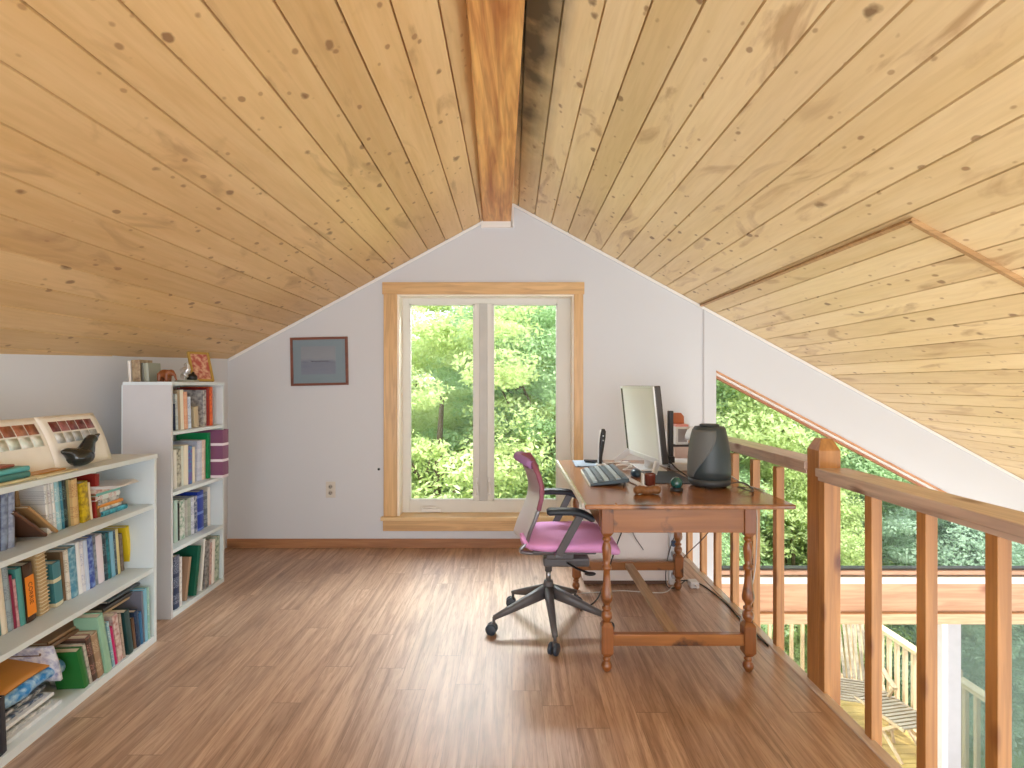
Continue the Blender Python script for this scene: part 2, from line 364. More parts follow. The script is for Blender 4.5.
def bez(pts, n=8):
    """smooth Catmull-Rom through pts"""
    P = [Vector(p) for p in pts]; P = [P[0]*2-P[1]]+P+[P[-1]*2-P[-2]]; out = []
    for i in range(1, len(P)-2):
        for k in range(n):
            t = k/n; a, b, c, d = P[i-1:i+3]
            out.append(.5*((2*b)+(c-a)*t+(2*a-5*b+4*c-d)*t*t+(3*b-a-3*c+d)*t**3))
    out.append(P[-2]); return out
def cable(name, pts, r, mat, label, cat='cable', group=None):
    return tag(MB().sweep(bez(pts), r, 6).build(name, mat), label, cat, group)

M_WALL = plain('wall_paint', (208, 212, 218), .75, var=.012, scale=2)
M_WHITE = plain('white_paint', (232, 232, 230), .4, var=.01)
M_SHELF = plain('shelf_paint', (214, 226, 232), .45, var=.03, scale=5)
M_VINYL = plain('window_vinyl', (222, 221, 214), .4, var=.01)
M_PINE = wood('pine_casing', (208, 166, 112), (224, 186, 132), axis='Z', fine=30, rough=.4, coat=.2, knots=1.6, knotc=(180, 110, 50))
M_PINEX = wood('pine_casing_flat', (208, 166, 112), (224, 186, 132), axis='X', fine=30, rough=.4, coat=.2, knots=1.6, knotc=(180, 110, 50))
M_BASE = wood('baseboard_wood', (156, 108, 72), (180, 130, 90), axis='X', fine=30, rough=.45, knots=2.)
M_BEAM = wood('beam_wood', (180, 104, 36), (240, 182, 104), axis='Y', fine=42, rough=.45, coat=.15, knots=2.3, knotc=(120, 62, 22))
M_RAIL = wood('rail_wood', (168, 114, 58), (196, 142, 80), axis='Z', fine=34, rough=.45, coat=.15, knots=4., knotc=(110, 60, 30))
M_RAILT = wood('handrail_wood', (192, 168, 152), (212, 190, 172), axis='Y', fine=34, rough=.38, coat=.25, knots=4., knotc=(120, 80, 60), wear=((160, 138, 126), 3.5, .6))
M_HEAD = wood('header_wood', (206, 158, 122), (222, 176, 140), axis='X', fine=24, rough=.5, knots=2.5, knotc=(150, 88, 60))
M_DESKT = wood('desk_top_wood', (140, 90, 50), (172, 118, 72), axis='Y', fine=26, rough=.24, coat=.5, knots=2., knotc=(60, 32, 20), wear=((96, 62, 44), 3., .66))
M_DESK = wood('desk_wood', (132, 82, 38), (160, 104, 52), axis='X', fine=26, rough=.35, coat=.25, wear=((60, 38, 28), 6., .575))
M_LEG = wood('turned_leg_wood', (124, 74, 34), (154, 94, 46), axis='Z', fine=26, rough=.3, coat=.35, wear=((58, 36, 26), 7., .56))
M_RAWW = wood('raw_stretcher_wood', (176, 146, 112), (206, 178, 144), axis='Y', fine=30, rough=.6)
M_DARK = plain('black_plastic', (28, 29, 31), .42, var=.03)
M_CHAR = plain('charcoal_plastic', (84, 82, 84), .42, var=.03)
M_ARM = plain('armrest_pad', (38, 46, 54), .5, var=.03)
M_CHROME = plain('silver_metal', (150, 152, 158), .28, metal=.9, var=.02)
M_SILVP = plain('silver_plastic', (224, 228, 231), .35, metal=.2, var=.02)
M_PINK = plain('pink_fabric', (222, 156, 210), .85, var=.06, scale=9, bump=.5)
M_MAUVE = plain('mauve_fabric', (150, 92, 112), .85, var=.06, scale=9, bump=.5)
M_PAPER = plain('page_paper', (226, 218, 200), .8, var=.03)
M_DECKW = wood('deck_rail_wood', (214, 184, 146), (232, 206, 170), axis='Z', fine=20, rough=.6)
M_DECKF = wood('deck_board_wood', (196, 166, 92), (214, 186, 116), axis='X', fine=14, rough=.6)
M_BARK = wood('tree_bark', (92, 76, 58), (128, 108, 86), axis='Z', fine=9, rough=.9)

# ------------------------------------------------------------------ room shell
YB = 4.39            # inner face of the gable wall
RX, RZ, SL = .016, 2.795, .542
def roofz(x): return RZ-SL*abs(x-RX)
YN = -2.4            # how far the loft runs behind the camera
st = lambda o: tag(o, kind='structure')
st(MB().box(-3.3, 1.325, YN, YB+.2, -.26, 0).build('floor', floor_mat(), loc='origin'))
st(MB().box(1.30, 1.345, YN, YB, -.02, .006).build('trim_1', wood('nosing_wood', (206, 190, 176), (222, 208, 196), axis='Y', rough=.35), bevel=.004))
st(MB().box(-3.3, 4.9, YN, YB+.2, -2.7, -2.5).build('floor_lower', plain('lower_floor', (170, 140, 110), .5), loc='origin'))

def ceiling(side, mat, PL_W=.142, PL_OFF=.029):
    mb = MB(); xs = []
    x = RX if side > 0 else RX
    d = 0; lim = 5.0 if side > 0 else 3.4
    prof = [(RX, RZ)]
    k = 0; g = .0075; dep = .02
    while True:
        s_ = k*PL_W + (PL_W-PL_OFF) ; 
        if s_ > lim: break
        # board boundary where (|x| + PL_OFF) is a multiple of PL_W
        xx = s_
        a = xx-g/2; b_ = xx+g/2
        za = RZ-SL*(a-RX*side); zb = RZ-SL*(b_-RX*side)
        prof += [(side*a, za), (side*a, za+dep), (side*b_, zb+dep), (side*b_, zb)]
        k += 1
    prof.append((side*lim, RZ-SL*(lim-RX*side)))
    top = [(p[0], p[1]) for p in ((side*lim, RZ-SL*(lim-RX*side)+.3), (RX, RZ+.3))]
    k = len(prof)
    # strips so that no n-gon has to be triangulated badly
    y0, y1 = YN-.3, YB+.5
    vs = [(a, y0, b) for a, b in prof]+[(a, y1, b) for a, b in prof]
    mb.add(vs, [(i, i+1, k+i+1, k+i) for i in range(k-1)])
    mb.add([(top[1][0], y0, top[1][1]), (top[0][0], y0, top[0][1]), (top[0][0], y1, top[0][1]), (top[1][0], y1, top[1][1])], [(0, 1, 2, 3)])
    mb.add([(prof[-1][0], y0, prof[-1][1]), (top[0][0], y0, top[0][1]), (top[0][0], y1, top[0][1]), (prof[-1][0], y1, prof[-1][1])], [(0, 1, 2, 3)])
    return st(mb.build('ceiling_left' if side < 0 else 'ceiling_right', mat, loc='origin'))
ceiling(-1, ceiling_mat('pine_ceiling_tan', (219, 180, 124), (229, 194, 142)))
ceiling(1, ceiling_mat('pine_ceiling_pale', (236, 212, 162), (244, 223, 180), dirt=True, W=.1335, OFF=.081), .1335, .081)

# gable wall, in pieces around its openings
wx0, wx1, wz0, wz1 = -.925, .50, .235, 2.055       # main window opening
mb = MB(); y0, y1 = YB, YB+.2
def piece(pts): mb.prism(pts, y0, y1)
TX0, TX1 = 1.66, 4.45; TZ = lambda x: 1.438-.53*(x-1.66); SZ = -.19
piece([(-3.2, -2.7), (wx0, -2.7), (wx0, roofz(wx0)+.02), (-3.2, roofz(-3.2)+.02)])
piece([(wx0, -2.7), (wx1, -2.7), (wx1, wz0), (wx0, wz0)])
piece([(wx0, wz1), (wx1, wz1), (wx1, roofz(wx1)+.02), (RX, RZ+.02), (wx0, roofz(wx0)+.02)])
piece([(wx1, -2.7), (TX0, -2.7), (TX0, roofz(TX0)+.02), (wx1, roofz(wx1)+.02)])
piece([(TX0, TZ(TX0)), (TX1, TZ(TX1)), (TX1, roofz(TX1)+.02), (TX0, roofz(TX0)+.02)])
piece([(TX1, -2.7), (4.95, -2.7), (4.95, roofz(4.95)+.02), (TX1, roofz(TX1)+.02)])
st(mb.build('wall_back', M_WALL, loc='origin'))
st(MB().box(TX0, TX1, YB+.02, YB+.18, -.53, -.29).build('trim_2', M_HEAD))     # wooden header beam between the two rows of glass
st(MB().box(TX0, TX1, YB-.015, YB+.18, -.62, -.535).build('trim_3', wood('header_trim_wood', (220, 176, 136), (232, 192, 152), axis='X', rough=.5), bevel=.004))
# left knee wall, slightly out of square as in the photo
mb = MB()
def lx(y): return -2.312-.066*(YB-y)
mb.prism([(lx(YB+.1), YB+.1), (lx(YN), YN), (lx(YN)-.15, YN), (lx(YB+.1)-.15, YB+.1)], -.26, roofz(-2.3)+.02, 'XY')
st(mb.build('wall_left', M_WALL, loc='origin'))
zr_ = roofz(4.62)+.03
st(MB().box(4.62, 4.8, YN, YB+.2, -2.7, -2.3).box(4.62, 4.8, YN, YB+.2, .02, zr_).box(4.62, 4.8, YN, -1.6, -2.3, .02).box(4.62, 4.8, 1.3, 1.5, -2.3, .02).box(4.62, 4.8, 4.2, YB+.2, -2.3, .02).build('wall_right', M_WALL, loc='origin'))  # openings added out of view so sky light reaches the right ceiling
w3 = thing('added_side_opening', None, None, (4.7, 1.3, -2.3)); w3['kind'] = 'structure'  # unseen glazing for the added light openings
MB().box(4.70, 4.706, -1.6, 1.3, -2.3, .02).build('pane', GLASS0 := glass_mat('side_glass', (.97, .99, .98, 1)), w3)
MB().box(4.70, 4.706, 1.5, 4.2, -2.3, .02).build('pane', GLASS0, w3)
# casing strips: small cove along the gable slope and the vertical joint beside the triangular window
mb = MB()
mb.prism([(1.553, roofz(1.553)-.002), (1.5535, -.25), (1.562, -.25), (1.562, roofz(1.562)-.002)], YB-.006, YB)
st(mb.build('trim_4', plain('joint_strip_grey', (186, 186, 190), .6)))  # thin grey strip along the vertical joint
mb = MB()
for sgn, xa, xb in ((-1, -2.30, RX), (1, RX, 4.6)):
    za, zb = roofz(xa), roofz(xb)
    mb.prism([(xa, za-.004), (xb, zb-.004), (xb, zb-.026), (xa, za-.026)], YB-.012, YB)
st(mb.build('trim_5', M_WHITE))
st(MB().box(-2.31, 1.32, YB-.016, YB, 0, .072).build('baseboard_back', M_BASE, bevel=.003))
# slim strips on the right-hand ceiling
mb = MB()
def rc(x, y, off=0): return (x+off*SL*-.8, y, RZ-SL*(x-RX)-off)
mb.bar(rc(1.55, 2.08, .006), rc(1.535, YB, .006), .018, .016, up=(SL, 0, 1))
mb.bar(rc(1.55, 2.09, .008), rc(4.6, 2.12, .008), .02, .02, up=(SL, 0, 1))
st(mb.build('trim_6', wood('strip_wood', (176, 138, 92), (196, 158, 110), axis='X', rough=.5)))
# ridge beam
mb = MB()
bl = lambda y: -.158+(y-1.858)*(-.078/2.53); br = lambda y: .045+(y-1.858)*(-.053/2.53)
vs = [(bl(y), y, z) for y in (YN, YB) for z in (2.645, 2.86)]+[(br(y), y, z) for y in (YN, YB) for z in (2.645, 2.86)]
mb.add(vs, [(0, 1, 3, 2), (4, 6, 7, 5), (0, 2, 6, 4), (1, 5, 7, 3), (0, 4, 5, 1), (2, 3, 7, 6)])
st(mb.build('ridge_beam', M_BEAM, loc='origin', bevel=.006))
st(MB().box(-.25, .002, YB-.02, YB, 2.595, 2.645).box(-.006, .016, YB-.02, YB, 2.6, 2.79).build('trim_7', M_WHITE))

# ------------------------------------------------------------------ windows
GLASS = glass_mat('window_glass', (.97, .99, .98, 1))
win = thing('window_1', None, None, ((wx0+wx1)/2, YB, wz0)); win['kind'] = 'structure'
c0, c1 = -.932+.0, .49
MB().box(-1.04, -.932, YB-.02, YB, .255, 2.055).build('side_casing', M_PINE, win, bevel=.003)
MB().box(.503, .577, YB-.02, YB, .255, 2.055).build('side_casing', M_PINE, win, bevel=.003)
MB().box(-1.05, .586, YB-.024, YB, 2.055, 2.152).build('head_casing', M_PINEX, win, bevel=.003)
MB().box(-1.06, .592, YB-.045, YB+.13, .225, .255).build('window_sill', plain('pale_sill', (222, 190, 140), .45), win, bevel=.004)
MB().box(-1.045, .585, YB-.022, YB, .138, .225).build('apron_casing', M_PINEX, win, bevel=.003)
mb = MB(); mb.box(-.945, -.915, YB-.001, YB+.13, .255, 2.055).box(.491, .52, YB-.001, YB+.13, .255, 2.055).box(-.915, .491, YB-.001, YB+.13, 2.044, 2.07)
mb.build('jamb', plain('pale_jamb', (244, 236, 220), .45), win)
FY = YB+.13
def winx(px, y=FY): return (px-512)/540*y
def winz(py, y=FY): return CAM_Z-(py-385)/540*y
fx0, fx1 = winx(400.5), winx(568.5); gz0, gz1 = winz(500.5), winz(303.8)
mb = MB()
fz0, fz1 = .24, 2.06
lp0, lp1, rp0, rp1 = winx(409.4), winx(474.5), winx(492.8), winx(557.5)
mb.box(fx0-.06, lp0-.0, FY, FY+.07, fz0, fz1).box(rp1, fx1+.06, FY, FY+.07, fz0, fz1).box(lp1, rp0, FY, FY+.07, gz0, gz1)
mb.box(lp0, rp1, FY, FY+.07, fz0, gz0).box(lp0, rp1, FY, FY+.07, gz1, fz1)
mb.build('frame', M_VINYL, win, bevel=.003)
for a, b in ((lp0, lp1), (rp0, rp1)):
    m2 = MB(); t = .012
    m2.box(a-.001, a+t, FY-.008, FY+.03, gz0, gz1).box(b-t, b+.001, FY-.008, FY+.03, gz0, gz1).box(a, b, FY-.008, FY+.03, gz0-.001, gz0+t).box(a, b, FY-.008, FY+.03, gz1-t, gz1+.001)
    sash = m2.build('sash', plain('sash_vinyl', (216, 216, 210), .4), win)
    MB().box(a, b, FY+.03, FY+.036, gz0, gz1).build('pane', GLASS, sash)
MB().box(winx(479.5), winx(487.5), FY-.014, FY, gz0, gz1).build('mullion', plain('mullion_vinyl', (190, 190, 186), .4), win, bevel=.003)
m2 = MB(); cxk = winx(432)
m2.box(cxk-.085, cxk+.075, FY-.022, FY, .262, .288).sweep(bez([(cxk+.04, FY-.03, .30), (cxk-.02, FY-.038, .305), (cxk-.07, FY-.04, .298)]), .008)
m2.ball((cxk-.075, FY-.04, .297), .012)
m2.build('crank_handle', M_WHITE, win, bevel=.004)
for px in (477, 489.5):
    hx = winx(px); MB().box(hx-.006, hx+.006, FY-.024, FY-.004, winz(489), winz(478)).sweep([(hx, FY-.024, winz(482)), (hx+.004, FY-.04, winz(488)), (hx+.004, FY-.042, winz(494))], .006).build('sash_lock', M_WHITE, win)

w2 = thing('window_2', None, None, (3, YB, SZ)); w2['kind'] = 'structure'
def sl(x0, x1, z_off0, z_off1, ya, yb, nm, mat, par):
    return MB().prism([(x0, TZ(x0)-z_off0), (x1, TZ(x1)-z_off0), (x1, TZ(x1)-z_off1), (x0, TZ(x0)-z_off1)], ya, yb).build(nm, mat, par)
sl(TX0, TX1, 0, .013, YB-.006, YB+.03, 'top_casing', wood('top_casing_wood', (206, 146, 104), (220, 166, 124), axis='X', rough=.5), w2)
sl(TX0, TX1, .0, .03, YB+.03, YB+.06, 'inner_frame', M_WHITE, w2)
sl(TX0, TX1, .0, .05, YB+.06, YB+.1, 'outer_frame', plain('brown_frame', (168, 112, 80), .5), w2)
MB().box(TX0, TX1, YB-.01, YB+.1, SZ-.03, SZ).build('sill', wood('sill_wood', (206, 160, 130), (222, 180, 150), axis='X', rough=.5), w2, bevel=.003)
MB().box(TX0, TX1, YB-.022, YB+.1, -.29, -.235).build('sill_apron', M_WHITE, w2, bevel=.003)
MB().box(TX0, TX1, YB+.02, YB+.09, SZ, SZ+.012).build('glazing_bead', plain('dark_bead', (70, 66, 58), .5), w2)
MB().prism([(TX0, SZ), (TX1, SZ), (TX1, TZ(TX1)), (TX0, TZ(TX0))], YB+.075, YB+.081).build('pane', GLASS, w2)
# glazing of the storey below: fixed glass, then a sliding door with an insect screen
d1 = thing('door_1', None, None, (3, YB, -2.5)); d1['kind'] = 'structure'
MB().box(TX0, TX1, YB+.02, YB+.16, -2.5, -2.4).build('threshold', M_WHITE, d1)
MB().box(3.49, 3.535, YB-.01, YB+.12, -2.4, -.62).build('jamb', plain('frame_lit_face', (244, 246, 250), .35), d1)  # lit face of the door frame, its brightness put into the colour
MB().box(3.535, 3.65, YB+.0, YB+.12, -2.4, -.62).build('stile', plain('frame_shaded_face', (172, 172, 176), .5), d1)  # duller face of the same frame, shade put into the colour
MB().box(TX0, TX0+.06, YB+.02, YB+.12, -2.4, -.62).build('stile', M_WHITE, d1)
MB().box(TX0+.06, 3.49, YB+.06, YB+.066, -2.4, -.62).build('pane', GLASS, d1)
MB().box(3.65, TX1, YB+.06, YB+.062, -2.4, -.62).build('insect_screen', glass_mat('screen_mesh', (.8, .84, .82, 1), .28), d1)

# ------------------------------------------------------------------ loft railing
rl = thing('loft_railing', 'brown wooden balustrade with square posts along the open loft edge', 'railing', (1.35, 2.4, 0))
mb = MB(); px0, px1, py0, py1 = 1.33, 1.425, 2.34, 2.435
mb.add([(x, y, z) for z in (-.25, 1.035) for y in (py0, py1) for x in (px0, px1)], [(0, 2, 3, 1), (0, 1, 5, 4), (2, 6, 7, 3), (0, 4, 6, 2), (1, 3, 7, 5)])
c = .022; mb.add([(x, y, 1.035) for y in (py0, py1) for x in (px0, px1)]+[(x, y, 1.085) for y in (py0+c, py1-c) for x in (px0+c, px1-c)], [(0, 1, 5, 4), (1, 3, 7, 5), (3, 2, 6, 7), (2, 0, 4, 6), (4, 5, 7, 6)])
mb.build('post', M_RAIL, rl, bevel=.003)
MB().box(1.315, 1.455, -1.2, 2.345, .924, .96).build('handrail', M_RAILT, rl, bevel=.004)
MB().box(1.325, 1.385, -1.2, 2.34, .906, .924).build('sub_rail', M_RAILT, rl, bevel=.002)
MB().box(1.315, 1.455, 2.43, YB, .94, .978).build('handrail', M_RAILT, rl, bevel=.004)
MB().box(1.325, 1.385, 2.435, YB, .92, .94).build('sub_rail', M_RAILT, rl, bevel=.002)
bal = None
for yy in (.42, .68, .95, 1.21, 1.479, 1.737, 1.998, 2.30, 2.715, 2.98, 3.254, 3.527, 3.79, 4.09):
    if bal is None:
        bal = MB().box(1.33, 1.37, yy, yy+.04, -.22, .907).build('baluster', M_RAIL, rl, bevel=.002); by0 = yy
    else:
        b2 = bal.copy(); COL.objects.link(b2); b2.parent = rl; b2.location = bal.location+Vector((0, yy-by0, 0))

# ------------------------------------------------------------------ bookcases
def frame_of(F, N):      # F far front corner, N near front corner (xy)
    F = Vector((*F, 0)); N = Vector((*N, 0)); d = (N-F).normalized(); return F, d, Vector((-d.y, d.x, 0))   # out = +X-ish
BF, Bd, Bo = frame_of((-1.832, 2.784), (-1.757, 1.861))
TF, Td, To = frame_of((-1.932, 3.625), (-1.918, 3.04))
def local_M(F, d, o):   # local x outwards, y towards the far end, z up; origin far front corner
    y = -d; return Matrix(((o.x, y.x, 0, F.x), (o.y, y.y, 0, F.y), (0, 0, 1, 0), (0, 0, 0, 1)))
MBg, MTl = local_M(BF, Bd, Bo), local_M(TF, Td, To)
BL = 1.35; BD = .285     # low bookcase: length and depth
bc = thing('low_bookcase', 'long low white painted bookcase full of books against the knee wall', 'bookcase', (-1.85, 2.1, 0))
MB().box(-BD, 0, -.02, 0, 0, .964, MBg).build('side_panel', M_SHELF, bc, bevel=.001)
MB().box(-BD, 0, -BL, -BL+.02, 0, .964, MBg).build('side_panel', M_SHELF, bc, bevel=.001)
MB().box(-BD, .004, -BL, .002, .944, .966, MBg).build('top', M_SHELF, bc, bevel=.001)
for z in (.71, .385): MB().box(-BD+.008, -.004, -BL+.02, -.02, z-.022, z, MBg).build('shelf', M_SHELF, bc, bevel=.001)
MB().box(-BD, 0, -BL+.02, -.02, .0, .035, MBg).build('bottom_panel', M_SHELF, bc, bevel=.001)
MB().box(-BD-.006, -BD+.002, -BL, 0, .0, .95, MBg).build('back_panel', M_SHELF, bc)
TLN = .585; TD = .27
tb = thing('tall_bookcase', 'tall narrow white bookcase with four compartments of books in the corner', 'bookcase', (-2.05, 3.3, 0))
sp_ = MB().box(-TD, 0, -TLN, -TLN+.016, 0, 1.325, MTl)
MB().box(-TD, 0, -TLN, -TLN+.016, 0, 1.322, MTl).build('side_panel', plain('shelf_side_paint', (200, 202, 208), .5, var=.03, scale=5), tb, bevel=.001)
MB().box(-TD, 0, -.016, 0, 0, 1.322, MTl).build('side_panel', M_SHELF, tb, bevel=.001)
MB().box(-TD, .003, -TLN, 0, 1.318, 1.338, MTl).build('top', M_SHELF, tb, bevel=.001)
for z in (1.055, .71, .385): MB().box(-TD+.006, -.002, -TLN+.016, -.016, z-.02, z, MTl).build('shelf', M_SHELF, tb, bevel=.001)
MB().box(-TD, 0, -TLN+.016, -.016, 0, .03, MTl).build('bottom_panel', M_SHELF, tb, bevel=.001)
MB().box(-TD-.006, -TD+.002, -TLN, 0, 0, 1.32, MTl).build('back_panel', M_SHELF, tb)

def make_book(pos, rot, t, h, dep, mat, label, group, name='book', cat='book', hard=True):
    """spine at local x=0, extends to -x; thickness y 0..t; height z 0..h.  rot = Euler"""
    root = bpy.data.objects.new(name, bpy.data.meshes.new(name)); COL.objects.link(root)
    k = min(.0028, t*.2); q = .004 if hard else .0005
    mb = MB()
    nb = 5; prof = [(0-.0, 0)]; bul = min(.004, t*.18) if hard else .001
    outer = [(-dep, 0)]+[(bul*math.sin(PI*i/nb)-.0, t*i/nb) for i in range(nb+1)]+[(-dep, t)]
    inner = [(-dep, t-k), (-k*1.2, t-k), (-k*1.2, k), (-dep, k)]
    poly = outer+inner
    kk = len(poly); vs = [(a, b, 0) for a, b in poly]+[(a, b, h) for a, b in poly]
    no = len(outer)
    mb.add(vs, [(i, (i+1) % kk, kk+(i+1) % kk, kk+i) for i in range(kk)])
    # end caps as three quads/ngons: board, spine, board
    def cap(z0):
        o = z0*kk
        a = [o+0, o+1, o+no+2, o+no+3]; b_ = [o+no-1, o+no, o+no+1, o+no-2]
        sp2 = [o+i for i in range(1, no-1)]+[o+no+1, o+no+2]
        return [a, b_, sp2]
    for f in cap(0)+cap(1): mb.f.append(tuple(f)); mb.m.append(0); mb.sm.append(False)
    me = root.data; me.from_pydata(mb.v, [], mb.f); me.materials.append(mat); me.update()
    bm = bmesh.new(); bm.from_mesh(me); bmesh.ops.recalc_face_normals(bm, faces=bm.faces); bm.to_mesh(me); bm.free()
    root.location = pos; root.rotation_euler = rot
    pg = bpy.data.objects.new('pages', bpy.data.meshes.new('pages')); COL.objects.link(pg); pg.parent = root
    m3 = MB().box(-dep+q, -k*1.2, k, t-k, q, h-q); pg.data.from_pydata([tuple(v) for v in m3.v], [], m3.f); pg.data.materials.append(M_PAPER); pg.data.update()
    return tag(root, label, cat, group)

def at_px(F, d, o, px, b):
    k = (px-512)/540; P = F-o*b; u = (k*P.y-P.x)/(d.x-k*d.y); return P+d*u
SETB = {'upper shelf of the low bookcase': .065, 'middle shelf of the low bookcase': .09, 'bottom shelf of the low bookcase': -.032, 'top shelf of the tall bookcase': .0, 'second shelf of the tall bookcase': .03, 'third shelf of the tall bookcase': .045, 'bottom shelf of the tall bookcase': -.015}
def shelf_books(case, z, zmax, phrase, group, rows):
    F, d, o = (BF, Bd, Bo) if case == 'low' else (TF, Td, To)
    rz = math.atan2(o.y, o.x); off = SETB[phrase]; full = BD if case == 'low' else TD; prev = None
    for (xl, xr, ytop, lean, b, dep, colr, c2, sty, desc) in rows:
        b = max(.004, b+off); dep = min(dep, full-b-.012)
        if prev is not None and xl-prev[0] < 2: lean = min(lean, prev[1])
        prev = (xr, lean)
        A = at_px(F, d, o, xl, b); B = at_px(F, d, o, xr, b)
        la = math.radians(lean)
        t = max(.004, (A-B).length*math.cos(la)-.0012); ym = (A.y+B.y)/2
        h = ((CAM_Z-(ytop-385)*ym/540)-z)/math.cos(la)
        hm = (zmax-z-.004-t*abs(math.sin(la)))/math.cos(la)
        h = max(.06, min(h, hm))
        piv = A.copy(); piv.z = z+.0006
        if la < 0: piv = B.copy(); piv.z = z+.0006
        eu = (Matrix.Rotation(rz, 4, 'Z') @ Matrix.Rotation(la, 4, 'X'))
        if la < 0: eu = eu; shf = eu @ Vector((0, -t, 0)); piv = piv+shf
        e = eu.to_euler()
        make_book(piv, e, t, h, dep, book_mat(colr, c2, sty), f"{desc} on the {phrase}", group)

W_ = (228, 228, 224); CREAM = (222, 208, 176)
S1 = "upper shelf of the low bookcase"; S2 = "middle shelf of the low bookcase"; S3 = "bottom shelf of the low bookcase"
g = 'books on the upper shelf of the low bookcase'
shelf_books('low', .71, .944, S1, g, [
 (-18, -6, 497, 0, .05, .16, (40, 44, 60), None, 0, 'black hardcover'),
 (-6, 1.5, 495, 0, .045, .16, (28, 36, 66), None, 2, 'navy thick book'),
 (1.5, 8.5, 492, 0, .04, .17, (142, 158, 186), (70, 80, 120), 3, 'blue mottled thick book'),
 (8.5, 15, 491, 0, .04, .17, (160, 172, 196), (90, 100, 140), 3, 'pale blue mottled book'),
 (38, 41, 488, 6, .08, .15, (120, 122, 96), None, 2, 'thin olive paperback'),
 (41, 46, 486, 6, .07, .16, (30, 66, 40), (120, 160, 120), 3, 'dark green speckled book'),
 (47.5, 51, 484, 6, .04, .15, (226, 228, 226), (120, 120, 130), 2, 'white thick paperback'),
 (51, 54.5, 482, 6, .04, .15, (214, 216, 218), (130, 110, 130), 2, 'grey-white paperback'),
 (54.5, 57.5, 481, 6, .04, .15, (232, 234, 236), (140, 180, 190), 2, 'bright white slim book'),
 (57.5, 62.5, 480, 6, .04, .15, (150, 200, 214), (235, 240, 240), 2, 'sky blue book with pale spine'),
 (62.5, 65.5, 480, 6, .04, .15, (46, 120, 146), None, 2, 'teal slim book'),
 (65.5, 69, 480, 6, .045, .15, (24, 44, 50), (120, 150, 140), 2, 'black-green paperback'),
 (69, 74, 479, 5, .05, .15, (152, 148, 108), (90, 90, 60), 0, 'olive grey hardcover'),
 (74, 79.8, 479, 5, .035, .16, (216, 184, 128), (170, 90, 50), 2, 'tan book with red specks'),
 (83, 91, 482, 7, .03, .17, (212, 184, 30), (90, 60, 30), 3, 'bright yellow paperback'),
 (91, 93.2, 482, 7, .03, .17, (226, 214, 190), None, 0, 'slim cream paperback'),
 (98, 102, 488, 8, .03, .17, (128, 90, 46), None, 0, 'brown book with pale edge'),
 (102, 104.4, 487, 8, .03, .17, (224, 212, 190), None, 0, 'ivory slim book'),
])
g = 'books on the middle shelf of the low bookcase'
shelf_books('low', .385, .688, S2, g, [
 (-20, -10, 572, 7, .04, .17, (120, 130, 140), None, 2, 'grey-blue hardcover'),
 (-10, -4, 570, 7, .04, .17, (200, 190, 170), None, 2, 'beige hardcover'),
 (-4, 2.5, 566, 7, .045, .17, (70, 120, 126), None, 0, 'sea-green tall hardcover'),
 (2.5, 8.3, 566, 7, .04, .17, (226, 216, 196), (160, 120, 90), 0, 'cream tall hardcover'),
 (8.5, 14.5, 564, 7, .04, .17, (146, 162, 170), (100, 110, 120), 2, 'grey-blue slim book'),
 (14.5, 17.5, 573, 7, .04, .16, (132, 30, 66), None, 0, 'thin crimson book'),
 (17.5, 21, 577, 7, .04, .16, (206, 160, 164), (150, 70, 80), 3, 'rose mottled paperback'),
 (21, 27, 566, 7, .035, .17, (78, 150, 148), (40, 90, 96), 0, 'turquoise tall book'),
 (56, 64, 561, 7, .035, .17, (70, 130, 140), (214, 206, 176), 1, 'teal edged book beside the spiral notebook'),
 (64, 68, 550, 6, .05, .17, (120, 96, 70), None, 0, 'brown hardcover'),
 (68, 72, 548, 6, .04, .16, (222, 216, 204), (150, 130, 100), 2, 'off-white slim paperback'),
 (72, 79, 546, 6, .035, .17, (74, 140, 170), (160, 200, 215), 3, 'blue marbled tall book'),
 (79.3, 83, 541, 6, .035, .17, (236, 238, 240), (180, 180, 190), 0, 'white tall paperback'),
 (83, 86.5, 540, 6, .035, .17, (222, 224, 232), (150, 160, 200), 2, 'off-white tall paperback with blue marks'),
 (86.5, 90.5, 539, 6, .035, .17, (196, 212, 236), None, 0, 'ice blue tall paperback'),
 (90.5, 96, 536, 7, .035, .17, (48, 74, 160), (150, 180, 230), 3, 'royal blue picture book'),
 (96, 99, 534, 7, .04, .16, (150, 160, 170), (60, 70, 90), 3, 'grey patterned paperback'),
 (99, 105, 534, 7, .035, .16, (224, 214, 222), (180, 150, 160), 0, 'pinkish white thick book'),
 (105, 108.5, 533, 8, .035, .16, (26, 48, 62), (120, 160, 170), 2, 'dark navy paperback'),
 (108.5, 112, 532, 8, .035, .16, (40, 128, 140), (20, 60, 70), 3, 'teal patterned paperback'),
 (112, 116, 531, 8, .035, .16, (126, 184, 212), (230, 240, 245), 0, 'light blue paperback'),
 (116, 118.5, 529, 9, .035, .16, (60, 84, 100), None, 2, 'slate thin paperback'),
 (118.5, 121, 528, 9, .03, .16, (216, 206, 150), None, 0, 'pale yellow thin book'),
 (121.5, 124.5, 533, 10, .04, .15, (136, 126, 116), (80, 60, 50), 3, 'grey-brown small book'),
 (130.5, 134, 525, 11, .03, .16, (222, 196, 40), (240, 220, 90), 0, 'lemon yellow hardcover at the row end'),
])
g = 'books on the bottom shelf of the low bookcase'
